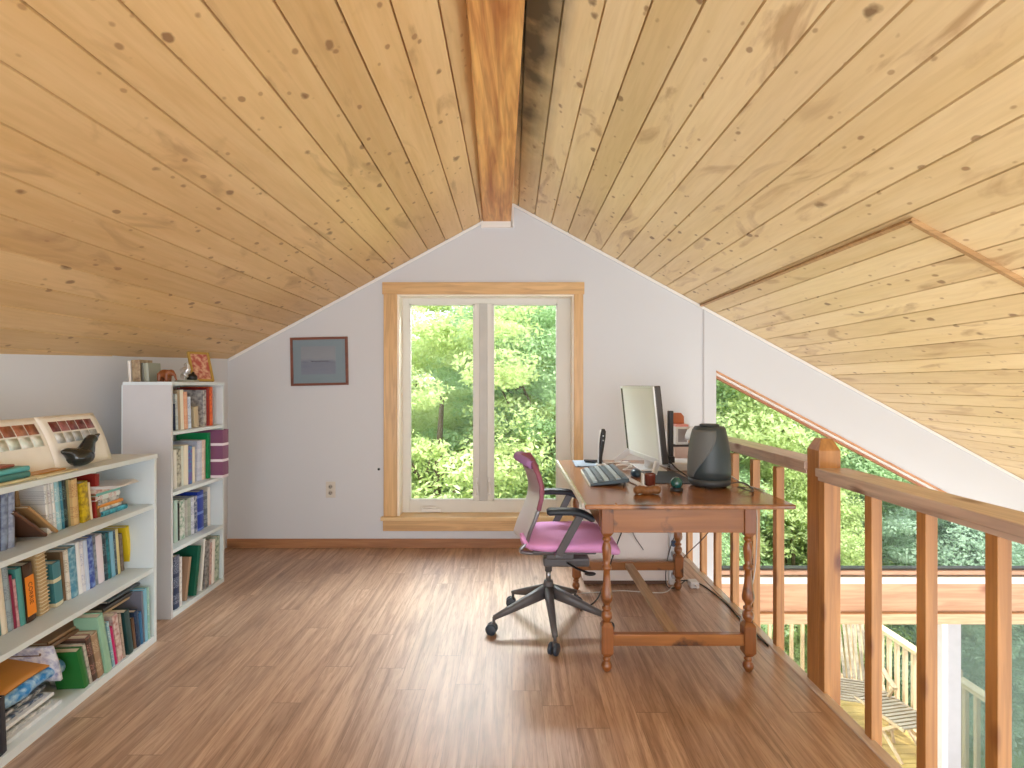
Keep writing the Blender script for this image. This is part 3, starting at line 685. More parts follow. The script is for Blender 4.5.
shelf_books('low', .035, .363, S3, g, [
 (84.5, 90, 645, 15, .05, .11, (34, 112, 48), (20, 80, 30), 0, 'bright green hardcover'),
 (90, 93, 640, 14, .05, .16, (196, 194, 182), (90, 90, 90), 3, 'grey speckled slim book'),
 (93, 98, 632, 13, .05, .17, (74, 56, 46), (190, 140, 130), 2, 'dark brown hardcover'),
 (98.5, 104.5, 629, 13, .045, .17, (156, 130, 104), (210, 190, 160), 2, 'tan tall hardcover'),
 (107, 112.5, 610, 13, .035, .10, (146, 192, 166), (110, 160, 140), 0, 'mint green tall thin hardcover'),
 (113, 115.5, 618, 12, .045, .17, (140, 186, 206), (220, 235, 240), 2, 'pale blue slim book'),
 (115.5, 118, 624, 12, .045, .17, (196, 40, 110), None, 0, 'magenta slim paperback'),
 (118.5, 123.5, 611, 11, .045, .18, (212, 200, 194), (150, 60, 60), 3, 'white and red mottled book'),
 (123.5, 126, 611, 10, .045, .18, (176, 160, 148), (110, 100, 96), 2, 'taupe slim book'),
 (129, 134, 608, 10, .04, .18, (34, 70, 72), (60, 110, 110), 0, 'dark teal thin hardcover'),
 (134.2, 137, 616, 9, .05, .17, (110, 84, 66), None, 0, 'brown small hardcover'),
 (137.2, 141, 609, 8, .045, .18, (26, 52, 84), (60, 90, 130), 2, 'navy blue hardcover'),
 (141, 143.8, 611, 7, .045, .18, (48, 110, 160), None, 0, 'mid blue slim hardcover'),
 (143.8, 145.6, 590, 5, .045, .19, (120, 124, 140), None, 0, 'grey slim tall book'),
 (145.6, 148.2, 588, 3, .04, .2, (130, 190, 214), (200, 225, 235), 0, 'light blue tall thin book'),
 (148.4, 150.4, 587, 2, .04, .2, (150, 200, 190), (210, 230, 225), 2, 'pale aqua tall thin book'),
])
T1 = 'top shelf of the tall bookcase'; T2 = 'second shelf of the tall bookcase'; T3 = 'third shelf of the tall bookcase'; T4 = 'bottom shelf of the tall bookcase'
shelf_books('tall', 1.055, 1.318, T1, 'books on the top shelf of the tall bookcase', [
 (174.6, 176, 404, 3, .04, .15, (30, 50, 84), None, 0, 'navy slim book'),
 (176, 178.4, 394, 3, .04, .15, (196, 208, 212), (110, 140, 170), 2, 'grey-white slim book'),
 (178.4, 181.2, 390, 3, .04, .15, (168, 152, 128), None, 0, 'khaki tall book'),
 (181.2, 184.5, 390, 3, .035, .15, (230, 228, 216), None, 0, 'white tall paperback'),
 (184.6, 188.3, 392, 3, .03, .15, (226, 176, 146), (210, 130, 100), 2, 'peach paperback'),
 (188.6, 191.6, 397, 3, .03, .15, (206, 220, 240), (80, 110, 160), 2, 'pale blue narrow paperback'),
 (194.5, 199, 407, 5, .04, .12, (192, 176, 146), (150, 130, 100), 0, 'beige small paperback'),
 (203.5, 206.8, 390, 1, .045, .19, (190, 188, 186), (60, 50, 70), 3, 'grey picture-cover hardcover'),
 (207, 210, 388, 2, .04, .19, (140, 24, 26), (90, 14, 18), 0, 'dark red tall book'),
 (210, 213, 387, 2, .035, .19, (226, 110, 48), (180, 50, 30), 3, 'orange tall book'),
])
shelf_books('tall', .71, 1.035, T2, 'books on the second shelf of the tall bookcase', [
 (174.3, 177, 450, 1, .03, .15, (228, 228, 220), None, 0, 'white thick paperback'),
 (177, 181.6, 449, 1, .04, .15, (196, 194, 176), (50, 50, 50), 3, 'cream and black mottled book'),
 (181.6, 184.6, 446, 1, .04, .15, (214, 224, 216), None, 2, 'pale green slim book'),
 (184.6, 188.8, 445, 1, .03, .15, (232, 226, 208), (160, 150, 120), 0, 'ivory tall paperback'),
 (188.8, 192.4, 446, 0, .025, .15, (108, 88, 160), (60, 150, 190), 3, 'purple and blue paperback'),
 (192.4, 195, 447, 0, .025, .15, (230, 220, 196), None, 0, 'cream narrow paperback'),
 (195.2, 197.4, 447, 0, .045, .15, (76, 72, 60), None, 2, 'dark narrow book'),
 (197.4, 202, 441, 0, .03, .16, (206, 214, 232), (150, 160, 200), 2, 'pale blue thick paperback'),
 (202, 205.6, 440, 0, .03, .16, (228, 214, 204), (190, 150, 130), 2, 'blush white paperback'),
])
shelf_books('tall', .385, .69, T3, 'books on the third shelf of the tall bookcase', [
 (174.4, 178, 500, 1, .03, .15, (176, 206, 198), (210, 225, 220), 0, 'pale aqua paperback'),
 (178, 180, 503, 1, .035, .15, (40, 40, 44), None, 0, 'black thin book'),
 (180, 185, 500, 1, .03, .16, (214, 218, 214), (40, 130, 90), 3, 'white and green paperback'),
 (185, 187.8, 500, 1, .035, .16, (170, 172, 168), None, 2, 'grey narrow paperback'),
 (187.8, 191.5, 498, 1, .035, .16, (156, 168, 158), (200, 210, 190), 2, 'sage green book'),
 (191.5, 194.4, 497, 1, .03, .16, (214, 222, 236), (60, 80, 150), 2, 'white paperback with blue marks'),
 (194.4, 197.6, 496, 1, .03, .16, (60, 80, 120), (220, 226, 240), 3, 'blue and white speckled paperback'),
 (197.6, 203.8, 491, 1, .03, .2, (30, 62, 170), (110, 140, 220), 1, 'royal blue thick binder-like book'),
 (203.8, 208, 492, 1, .04, .18, (96, 110, 126), (200, 210, 220), 2, 'slate thick book'),
 (208, 210.6, 487, 1, .035, .18, (234, 232, 228), None, 0, 'bright white tall book'),
 (210.6, 213, 489, 1, .045, .16, (196, 178, 150), None, 0, 'sand coloured slim book'),
])
shelf_books('tall', .03, .365, T4, 'books on the bottom shelf of the tall bookcase', [
 (174.2, 179.6, 556, 0, .03, .17, (40, 58, 92), (180, 190, 210), 2, 'navy tall book with pale lettering'),
 (179.6, 182.2, 557, 0, .03, .17, (232, 232, 228), (170, 170, 176), 3, 'white tall slim book'),
 (184.5, 187, 560, -11, .04, .18, (166, 136, 112), (200, 196, 190), 0, 'brown leaning hardcover'),
 (193, 196.5, 549, -11, .03, .19, (18, 96, 76), (40, 150, 120), 0, 'dark green tall leaning hardcover'),
 (200, 202, 541, -8, .035, .18, (226, 230, 228), None, 0, 'white tall leaning thin book'),
 (204.5, 209, 541, -2, .03, .18, (150, 150, 150), (50, 50, 56), 3, 'black and white mottled book'),
 (209, 211.6, 543, -1, .035, .18, (206, 180, 176), (150, 120, 120), 3, 'pinkish mottled book'),
 (211.6, 214.4, 540, 0, .03, .18, (236, 236, 234), None, 0, 'plain white tall book'),
 (214.4, 219, 537, 0, .035, .18, (190, 208, 196), (60, 110, 80), 3, 'green and white patterned tall book'),
])
# binders on the second shelf of the tall case
def binder(px0, px1, ytop, ybot_z, b, dep, cm, label, ridge=None, cat='binder'):
    A = at_px(TF, Td, To, px0, b); B = at_px(TF, Td, To, px1, b); t = (A-B).length
    h = (CAM_Z-(ytop-385)*A.y/540)-ybot_z; h = min(h, .315)
    A.z = ybot_z+.0006
    return make_book(A, (0, 0, math.atan2(To.y, To.x)), t-.001, h, dep, cm, label, 'binders on the second shelf of the tall bookcase', 'binder', cat)
binder(207.6, 210.7, 433, .71, .05, .2, book_mat((16, 140, 84), (10, 110, 70), 0), 'emerald green binder on the second shelf of the tall bookcase')
bn = binder(222.6, 228.6, 430, .71, -.03, .26, book_mat((128, 78, 112), (232, 222, 232), 1), 'plum binder with white bands jutting from the tall bookcase')
# flat stack at the right end of the upper shelf
def flat_book(F, d, o, u0, u1, b, dep, z, t, mat, label, group, name='book', skew=0.):
    """lying flat, spine outwards; u distances from the far corner"""
    P = F+d*u1-o*b; P.z = z+.0005
    M = Matrix.Rotation(math.atan2(o.y, o.x)+skew, 4, 'Z') @ Matrix.Rotation(-PI/2, 4, 'X')
    # local y -> up? rotate so thickness (y) points up and height (z) runs along +y_local
    e = M.to_euler()
    r = make_book(P, e, t, u1-u0, dep, mat, label, group, name)
    return r
def mk_flat(F, d, o, specs, z, group):
    for (u0, u1, b, dep, t, mat, label, skew) in specs:
        # thickness axis local y must point up: rotation +90 about X maps y->z, z->-y
        L_ = u1-u0
        M = Matrix.Rotation(math.atan2(o.y, o.x)+skew, 4, 'Z') @ Matrix.Rotation(PI/2, 4, 'X')
        P = F+d*u0-o*b; P.z = z+.0003
        make_book(P, M.to_euler(), t, L_, dep, mat, label, group)
        z += t+.0006
    return z
st_g = 'flat stack of books on the upper shelf of the low bookcase'
zt = mk_flat(BF, Bd, Bo, [
 (.10, .285, 0.085, .15, .022, book_mat((60, 176, 200), (30, 60, 90), 3), 'cyan book at the base of the flat stack', 0),
 (.13, .29, 0.095, .14, .018, book_mat((214, 210, 200), (40, 40, 44), 3), 'black and white book near the base of the flat stack', .03),
 (.13, .30, 0.087, .15, .015, book_mat((226, 150, 60), (240, 200, 140), 0), 'orange book in the middle of the flat stack', -.04),
 (.15, .30, 0.095, .14, .020, book_mat((210, 206, 202), (44, 34, 38), 3), 'dark-marked white book above the orange book', .05),
 (.15, .31, 0.090, .14, .022, book_mat((222, 228, 224), (200, 60, 50), 2), 'white book with red print in the flat stack', -.02),
 (.14, .31, 0.095, .14, .012, book_mat((120, 196, 190), None, 0), 'aqua thin book in the flat stack', .03),
 (.15, .32, 0.090, .15, .020, book_mat((224, 206, 196), (190, 40, 46), 3), 'red and white book on the flat stack', 0),
], .71, st_g)
P = BF+Bd*.22-Bo*.10
mb = MB()
for i in range(4):
    M = Matrix.Translation((P.x, P.y, zt+.001+i*.003)) @ Matrix.Rotation(.1+.09*i, 4, 'Z'); mb.box(-.085, .085, -.1, .1, 0, .0022, M)
tag(mb.build('paper_sheaf', plain('loose_paper', (226, 224, 222), .7)), 'loose white papers on top of the flat book stack', 'papers')
A = at_px(BF, Bd, Bo, 95, .10)
make_book((A.x, A.y, .7106), (0, 0, math.atan2(Bo.y, Bo.x)), .03, .2, .14, book_mat((150, 40, 34), None, 0), 'brick red hardcover standing at the back of the upper shelf', 'books on the upper shelf of the low bookcase')
# tilted brown books and a tan folder behind them (upper shelf, near end)
for px, lean, h, t, mat, lab in ((46, 50, .20, .012, book_mat((96, 62, 46), (200, 180, 150), 0), 'dark brown thin book slumped at an angle on the upper shelf'),
                       (57, 48, .20, .011, book_mat((176, 138, 92), None, 0), 'tan thin book slumped against the brown one on the upper shelf')):
    A = at_px(BF, Bd, Bo, px, .09); A.z = .7106
    make_book(A, (Matrix.Rotation(math.atan2(Bo.y, Bo.x), 4, 'Z') @ Matrix.Rotation(math.radians(lean), 4, 'X')).to_euler(), t, h, .17, mat, lab, 'books on the upper shelf of the low bookcase')
A = at_px(BF, Bd, Bo, 16, .20); B = at_px(BF, Bd, Bo, 37, .20); d_ = (A-B).length
M = Matrix.Translation(A+Vector((0, 0, .7106))) @ Matrix.Rotation(math.atan2(Bo.y, Bo.x), 4, 'Z')
tag(MB().box(-.02, 0, 0, d_, 0, .215, M).box(.0, .002, .0, d_, .0, .15, M).build('archive_folder', plain('tan_card', (170, 138, 100), .7), bevel=.002), 'tan card folder standing behind the slumped books', 'folder')
# orange spine and spiral notebook on the middle shelf
A = at_px(BF, Bd, Bo, 27.2, .12); B = at_px(BF, Bd, Bo, 36.5, .12); t = (A-B).length-.001; A.z = .3856
Mb = Matrix.Rotation(math.atan2(Bo.y, Bo.x), 4, 'Z') @ Matrix.Rotation(math.radians(6), 4, 'X')
ob = make_book(A, Mb.to_euler(), t, .235, .14, book_mat((62, 40, 26), None, 0), 'black and brown book with orange lettered spine on the middle shelf', 'books on the middle shelf of the low bookcase')
W = wmat(ob)
sl_ = MB().box(.0035, .0055, .0015, t-.0015, .025, .185, W).build('spine_label', plain('orange_spine', (238, 140, 30), .45), ob); sl_['label'] = 'orange spine panel with dark lettering'
def text_obj(s, size, M, mat, name, parent, label=None, ext=.0004):
    c = bpy.data.curves.new(name, 'FONT'); c.body = s; c.size = size; c.align_x = 'CENTER'; c.align_y = 'CENTER'; c.extrude = ext
    o = bpy.data.objects.new('tmp', c); COL.objects.link(o); o.data.materials.append(mat)
    dg = bpy.context.evaluated_depsgraph_get(); me = bpy.data.meshes.new_from_object(o.evaluated_get(dg)); COL.objects.unlink(o); bpy.data.objects.remove(o)
    me.materials.clear(); me.materials.append(mat)
    q = bpy.data.objects.new(name, me); COL.objects.link(q); q.parent = parent
    q.matrix_basis = wmat(parent).inverted() @ M if parent else M
    if label: q['label'] = label
    return q
Mt = W @ Matrix.Translation((.0058, t/2, .115)) @ Matrix(((0, 0, 1, 0), (0, 1, 0, 0), (-1, 0, 0, 0), (0, 0, 0, 1)))
text_obj('CORRIE', .026, Mt, plain('ink_brown', (110, 56, 20), .6), 'spine_lettering', ob)
A = at_px(BF, Bd, Bo, 41, .12); B = at_px(BF, Bd, Bo, 49.5, .12); t = (A-B).length; A.z = .3856
Mb = Matrix.Translation(A) @ Matrix.Rotation(math.atan2(Bo.y, Bo.x), 4, 'Z') @ Matrix.Rotation(math.radians(6), 4, 'X')
nb = thing('spiral_notebook', 'tan spiral bound notebook on the middle shelf of the low bookcase', 'notebook', A)
MB().box(-.14, 0, .0, t, 0, .265, Mb).build('page_block', plain('kraft_pages', (196, 168, 122), .8), nb, bevel=.001)
mb = MB()
for i in range(17):
    z = .012+i*.015; mb.sweep([Mb @ Vector(p) for p in ((-.004, .001, z), (.006, .002, z), (.009, t*.5, z+.002), (.006, t-.002, z), (-.004, t-.001, z))], .0022, 6)
mb.build('spiral_binding', plain('spiral_cream', (232, 214, 180), .4), nb)
# flat books lying across the row on the bottom shelf
def flat_at(px0, px1, b, dep, z, t, mat, label, group, skew=0., dz=0):
    A = at_px(BF, Bd, Bo, px0, b); B = at_px(BF, Bd, Bo, px1, b); L_ = (A-B).length
    M = Matrix.Rotation(math.atan2(Bo.y, Bo.x)+skew, 4, 'Z') @ Matrix.Rotation(PI/2, 4, 'X')
    P = B.copy(); P.z = z
    return make_book(P, M.to_euler(), t, L_, dep, mat, label, group)
g = 'books lying across the bottom row of the low bookcase'
flat_at(99, 139, .07, .17, .263, .014, book_mat((196, 176, 140), None, 0), 'beige folder laid across the bottom row of the low bookcase', g)
flat_at(103, 136, .06, .17, .280, .016, book_mat((60, 52, 48), None, 0), 'dark brown book laid flat above the bottom row', g)
flat_at(108, 141, .07, .17, .300, .012, book_mat((88, 96, 104), None, 0), 'slate folder topmost on the bottom row', g)
flat_at(40, 86, .09, .17, .245, .016, book_mat((120, 90, 66), None, 0), 'brown folder laid over the green and brown books', g)
flat_at(48, 84, .10, .15, .262, .012, book_mat((160, 128, 96), None, 0), 'tan folder topmost over the brown folder', g)
# magazine pile, envelope, plastic wrap, curled magazine, black book at the near end of the bottom shelf
mz = [('silver magazine at the base of the bottom shelf pile', (206, 214, 220), .016), ('grey magazine near the base of the bottom shelf pile', (150, 156, 154), .014),
      ('olive edged magazine in the bottom shelf pile', (146, 136, 110), .010), ('white magazine in the bottom shelf pile', (220, 226, 232), .014),
      ('navy magazine in the bottom shelf pile', (60, 80, 110), .012), ('pale blue magazine in the bottom shelf pile', (176, 200, 214), .014), ('charcoal magazine topmost in the bottom shelf pile', (50, 60, 70), .012)]
z = .0356
Mz = local_M(BF, Bd, Bo)
for i, (lab, c_, t) in enumerate(mz):
    y0_, y1_ = -.895-.01*(i % 3)-.27, -.60-.012*((i*2) % 3)-.012*i*.5
    o = MB().box(-.25+.01*(i % 2), -.035-.012*(i % 3)-(.006*i), y0_, y1_, z, z+t, Mz).build('magazine', book_mat(c_, (235, 235, 235), 3), bevel=.002)
    tag(o, lab, 'magazine', 'magazines piled on the bottom shelf of the low bookcase'); z += t+.0006
ztop = z
# manila envelope bent over the pile
def env(u, v):
    y = -.98+u*.42; x = -.27+v*.2
    return Mz @ Vector((x, y, ztop+.045+.018*math.sin(u*3)+.05*(1-v)+.012*u))
tag(MB().grid(env, 14, 8).build('envelope', plain('manila', (200, 136, 52), .6), solid=.006), 'orange manila envelope on the magazine pile of the bottom shelf', 'envelope')
mb = MB()
ys = [-1.0+i*.04 for i in range(12)]
mb.sweep([Mz @ Vector((-.10+.01*math.sin(i*1.3), y, ztop+.034+.002*math.sin(i*2.1))) for i, y in enumerate(ys)], [(.045+.004*math.sin(i*2.3), .03+.003*math.cos(i*1.7)) for i in range(12)], 14)
tag(mb.build('plastic_wrapped_roll', book_mat((16, 128, 206), (190, 226, 244), 3)), 'shiny blue plastic wrapped roll on the magazine pile', 'package')
def curl(u, v):
    a = -.5+u*1.3; r = .045
    return Mz @ Vector((-.04-.19*v, -.575+r*.9*math.sin(a)-.05, ztop-.005+.0*u+.145*(1-u)+.02*math.cos(a*2)))
tag(MB().grid(curl, 12, 6).build('curled_magazine', book_mat((226, 228, 234), (120, 130, 180), 3), solid=.012), 'white and blue curled magazine upright beside the green hardcover', 'magazine')
A = at_px(BF, Bd, Bo, -6, .012); B = at_px(BF, Bd, Bo, 15.5, .012); A.z = .0356
make_book(A, (Matrix.Rotation(math.atan2(Bo.y, Bo.x), 4, 'Z') @ Matrix.Rotation(math.radians(3), 4, 'X')).to_euler(), (A-B).length*.55, .2, .2, book_mat((22, 24, 40), None, 0), 'black large book standing at the front of the bottom shelf', 'books on the bottom shelf of the low bookcase')

# ------------------------------------------------------------------ things on the low bookcase
TOPZ = .9665
def sheet(u0, u1, hgt, bl_, name, label, tilt, seedc, cols):
    """curved calendar sheet standing on the back of the top; u from far corner"""
    root = thing(name, label, 'calendar', tuple((BF+Bd*((u0+u1)/2)-Bo*.17)+Vector((0, 0, TOPZ))), 0, 'calendars standing on the low bookcase')
    def fn(s_, t_):
        h = t_*hgt; bow = .07*math.sin(t_*PI*.55)
        return BF+Bd*(u0+(u1-u0)*s_+.03*(1-t_)*0)-Bo*(.08+.13*t_+.02-bow*.6)+Vector((0, 0, TOPZ+h))
    MB().grid(fn, 12, 14).build('sheet', plain('calendar_paper', (236, 236, 232), .5), root, solid=.0015)
    k = 0
    for r in range(2):
        for c_ in range(5):
            mb = MB(); s0 = .12+.15*c_; s1 = s0+.135; t0 = .70-.22*r; t1 = t0+.19
            def f2(a, b): return fn(s0+(s1-s0)*a, t0+(t1-t0)*b)+Bo*.002
            mb.grid(f2, 3, 3); cc = cols[r]; j = random.randint(-22, 22)
            mb.build('picture_square', book_mat(tuple(max(0, min(255, x+j)) for x in cc), tuple(max(0, min(255, x+50+j)) for x in cc), 3), root, solid=.0006); k += 1
    return root
sheet(.19, .54, .22, 0, 'calendar', 'curved white calendar sheet with picture squares behind the black bird', 0, 1, ((120, 62, 62), (170, 178, 182)))
sheet(.515, .90, .218, 0, 'calendar', 'curved calendar sheet with brown picture squares behind the teal books', 0, 2, ((150, 92, 66), (206, 220, 214)))
z = TOPZ
for (u0, u1, t, c_, lab, b, dp) in ((.72, 1.15, .010, (206, 198, 160), 'cream booklet under the teal books on the low bookcase top', .02, .2),
                            (.77, 1.15, .022, (60, 120, 118), 'dark teal book lying on the low bookcase top', .03, .2),
                            (.765, 1.15, .018, (90, 172, 178), 'light teal book lying above the dark teal one', .035, .2),
                            (.80, 1.15, .010, (150, 84, 64), 'red-brown thin book topmost on the teal books', .06, .17)):
    mk_flat(BF, Bd, Bo, [(u0, u1, b, dp, t, book_mat(c_, None, 0), lab, 0)], z, 'books lying on top of the low bookcase'); z += t+.001
mk_flat(BF, Bd, Bo, [(.545, .76, .012, .16, .006, book_mat((216, 206, 170), None, 0), 'cream thin booklet on the low bookcase top', 0), (.56, .74, .05, .14, .006, book_mat((188, 136, 60), None, 0), 'ochre thin booklet on the low bookcase top', .04)], TOPZ, 'books lying on top of the low bookcase')
# black bird sculpture
P = at_px(BF, Bd, Bo, 80, .09); P.z = TOPZ
Mb = Matrix.Translation(P) @ Matrix.Rotation(math.radians(88), 4, 'Z')      # local -x = tail (towards the camera side), +x = head
Mi = lambda v: Mb @ Vector(v)
mb = MB()
mb.ball(Mi((.0, 0, .040)), (.05, .062, .040), M=None)
mb.sweep([Mi(p) for p in ((-.02, 0, .045), (-.045, 0, .058), (-.07, 0, .070), (-.092, 0, .073))], [.036, .028, .018, .007], 10)
mb.sweep([Mi(p) for p in ((.015, 0, .045), (.035, 0, .070), (.046, 0, .095), (.055, 0, .112))], [.040, .033, .026, .022], 10)
mb.ball(Mi((.062, 0, .112)), (.024, .026, .021))
mb.sweep([Mi(p) for p in ((.07, 0, .116), (.09, 0, .124), (.108, 0, .130))], [.016, .011, .004], 8)
tag(mb.build('bird_figurine', plain('black_stone', (24, 32, 34), .18, coat=.5), remesh=.0035), 'shiny black stone bird figurine on the low bookcase', 'figurine')

# ------------------------------------------------------------------ things on the tall bookcase
TZ_ = 1.3385
def tpx(px, b): P = at_px(TF, Td, To, px, b); return P
Yt = 3.10
def on_top(px, y): return Vector(((px-512)/540*y, y, TZ_))
for a, b, ytop, c_, c2, lean, lab in ((128.5, 131.5, 361, (228, 226, 222), None, -3, 'white small book on top of the tall bookcase'), (132.5, 141, 360, (176, 156, 126), (110, 84, 60), -3, 'tan mottled small book on top of the tall bookcase'),
                   (141.3, 144, 363, (66, 62, 42), None, -2, 'dark olive slim book on top of the tall bookcase'), (144.3, 149.5, 363, (150, 156, 142), None, -4, 'grey-green small book on top of the tall bookcase')):
    y = 3.12; A = on_top(a, y); B = on_top(b, y); t = B.x-A.x; h = (385-ytop)/540*y-(TZ_-CAM_Z)
    M = Matrix.Rotation(-PI/2, 4, 'Z') @ Matrix.Rotation(math.radians(-lean), 4, 'X')
    make_book(A, M.to_euler(), t-.001, h, .11, book_mat(c_, c2, 3 if c2 else 0), lab, 'small books on top of the tall bookcase')
# elephant figurine, carved wood
P = on_top(166, 3.14); mb = MB()
def Q(x, y, z): return P+Vector((x, y, z))
mb.ball(Q(-.008, 0, .046), (.036, .024, .026)); mb.ball(Q(.03, 0, .052), (.02, .018, .02))
mb.sweep([Q(.04, 0, .05), Q(.052, 0, .038), Q(.056, 0, .02), Q(.062, 0, .008)], [.012, .008, .006, .005], 8)
for x in (-.03, .012):
    for y in (-.013, .013): mb.sweep([Q(x, y, .05), Q(x, y, .001)], [.013, .011], 8)
for y in (-.019, .019): mb.ball(Q(.022, y, .055), (.012, .004, .016))
mb.sweep([Q(-.04, 0, .055), Q(-.047, 0, .035), Q(-.046, 0, .02)], [.004, .003, .003], 6)
tag(mb.build('elephant_figurine', plain('carved_wood', (128, 70, 30), .4, var=.15, scale=40), remesh=.003), 'carved brown wooden elephant figurine on the tall bookcase', 'figurine')
# silver prancing figure on a stone slab
hs = thing('horse_figurine', 'silver rearing horse figurine on a grey slab on the tall bookcase', 'figurine', on_top(187, 3.25))
P = on_top(186.5, 3.25)
MB().box(P.x-.055, P.x+.06, P.y-.03, P.y+.03, TZ_, TZ_+.012).build('slab', plain('stone_slab', (150, 152, 138), .6), hs, bevel=.002)
mb = MB()
mb.sweep([Q(-.012, 0, .045), Q(0, 0, .062), Q(.014, 0, .08)], [.013, .016, .013], 10)
mb.sweep([Q(.012, 0, .078), Q(.012, 0, .095), Q(.006, 0, .107)], [.011, .008, .008], 8)
mb.sweep([Q(.01, 0, .108), Q(-.008, 0, .104), Q(-.016, 0, .098)], [.009, .007, .005], 8)
for y in (-.007, .007): mb.sweep([Q(-.012, y, .048), Q(.004, y, .033), Q(-.008, y, .02), Q(-.004, y, .012)], [.009, .006, .004, .004], 7)
for y, k in ((-.007, 0), (.007, .008)): mb.sweep([Q(.0, y, .077), Q(-.02, y, .082+k), Q(-.03, y, .07+k), Q(-.036, y, .072+k)], [.007, .005, .004, .003], 7)
mb.sweep([Q(-.016, 0, .05), Q(-.032, 0, .045), Q(-.036, 0, .025)], [.006, .005, .002], 7)
mb.build('horse_body', plain('silver_cast', (206, 210, 214), .3, metal=.7), hs, remesh=.0025)
P = on_top(192, 3.3); mb = MB(); mb.ball(Q(0, 0, .026), (.032, .026, .026)); mb.sweep([Q(.005, 0, .045), Q(.01, 0, .062)], [.012, .006], 8)
tag(mb.build('round_ornament', plain('black_ceramic', (16, 15, 14), .4), remesh=.003), 'small black round ornament behind the gold picture frame', 'ornament')
# tilted gold photo frame
Pc = Vector((-1.965, 3.44, TZ_))
pf = thing('photo_frame', 'gold photo frame with reddish picture tilted on the tall bookcase', 'picture frame', tuple(Pc))
Mf = Matrix.Translation(Pc+Vector((0, 0, .004))) @ Matrix.Rotation(math.radians(58), 4, 'Z') @ Matrix.Rotation(math.radians(-20), 4, 'X')
fw, fh, b_ = .135, .20, .014
mb = MB(); mb.box(-fw/2, -fw/2+b_, -.008, .008, 0, fh, Mf).box(fw/2-b_, fw/2, -.008, .008, 0, fh, Mf).box(-fw/2+b_, fw/2-b_, -.008, .008, 0, b_, Mf).box(-fw/2+b_, fw/2-b_, -.008, .008, fh-b_, fh, Mf)
mb.build('frame', plain('gold_frame', (186, 158, 84), .35, metal=.5), pf, bevel=.002)
MB().box(-fw/2+b_, fw/2-b_, .0, .004, b_, fh-b_, Mf).build('picture', book_mat((170, 84, 76), (228, 200, 170), 3), pf)
MB().bar(Mf @ Vector((0, .008, fh*.75)), Vector((Pc.x-.11, Pc.y+.07, TZ_+.002)), .03, .004).build('easel_back', plain('dark_card', (60, 44, 30), .7), pf)

# ------------------------------------------------------------------ wall picture, outlet, plug
pic = thing('wall_picture', 'reddish-brown framed seascape print hanging on the gable wall', 'picture', (-1.56, YB, 1.31))
Mp = Matrix.Translation((-1.562, YB-.001, 1.512)) @ Matrix.Rotation(math.radians(-1.2), 4, 'Y')
pw, ph, b_ = .232, .196, .02
mb = MB(); mb.box(-pw, -pw+b_, -.02, 0, -ph, ph, Mp).box(pw-b_, pw, -.02, 0, -ph, ph, Mp).box(-pw+b_, pw-b_, -.02, 0, -ph, -ph+b_, Mp).box(-pw+b_, pw-b_, -.02, 0, ph-b_, ph, Mp)
mb.build('frame', wood('picture_frame_wood', (112, 62, 46), (136, 80, 60), axis='X', rough=.4), pic, bevel=.002)
MB().box(-pw+b_, pw-b_, -.010, -.006, -ph+b_, ph-b_, Mp).build('mat_board', plain('grey_mat_board', (136, 148, 160), .6, var=.02), pic)
pm, pn, pb2, pout = new_mat('seascape_print')
t = pn.nodes.new('ShaderNodeTexCoord'); s = pn.nodes.new('ShaderNodeSeparateXYZ'); L(pn, t.outputs['Object'], s.inputs[0])
mp = pn.nodes.new('ShaderNodeMapping'); mp.inputs['Scale'].default_value = (12, 12, 70); L(pn, t.outputs['Object'], mp.inputs[0])
no = pn.nodes.new('ShaderNodeTexNoise'); no.inputs['Scale'].default_value = 1.5; no.inputs['Detail'].default_value = 5; L(pn, mp.outputs[0], no.inputs[0])
zz = math_node(pn, 'ADD', s.outputs['Z'], math_node(pn, 'MULTIPLY', math_node(pn, 'SUBTRACT', no.outputs[0], .5), .06))
r = ramp(pn, [(.0, srgb(126, 128, 156)), (.45, srgb(108, 110, 138)), (.55, srgb(160, 158, 168)), (1, srgb(148, 146, 156))])
mr = pn.nodes.new('ShaderNodeMapRange'); mr.inputs['From Min'].default_value = .08; mr.inputs['From Max'].default_value = .34; L(pn, zz, mr.inputs['Value']); L(pn, mr.outputs[0], r.inputs[0])
L(pn, mixc(pn, no.outputs[0], r.outputs[0], (.28, .28, .33, 1)), pb2.inputs[0])
MB().box(-.148, .132, -.0115, -.0095, -.105, .122, Mp).build('print', pm, pic)
mb = MB()
for i in range(5):
    cx = -.055+i*.03; mb.bar(Mp @ Vector((cx-.012, -.012, .006)), Mp @ Vector((cx, -.012, -.004)), .002, .004).bar(Mp @ Vector((cx, -.012, -.004)), Mp @ Vector((cx+.012, -.012, .005)), .002, .004)
mb.build('printed_birds', plain('ink_dark', (58, 56, 72), .7), pic)
MB().box(-pw+b_, pw-b_, -.016, -.014, -ph+b_, ph-b_, Mp).build('glazing', GLASS, pic)
ol = thing('power_outlet', 'white double power outlet low on the gable wall beside the window', 'outlet', (-1.472, YB, .40))
MB().box(-1.512, -1.434, YB-.006, YB, .405, .535).build('cover_plate', plain('outlet_plate', (206, 202, 194), .4), ol, bevel=.002)
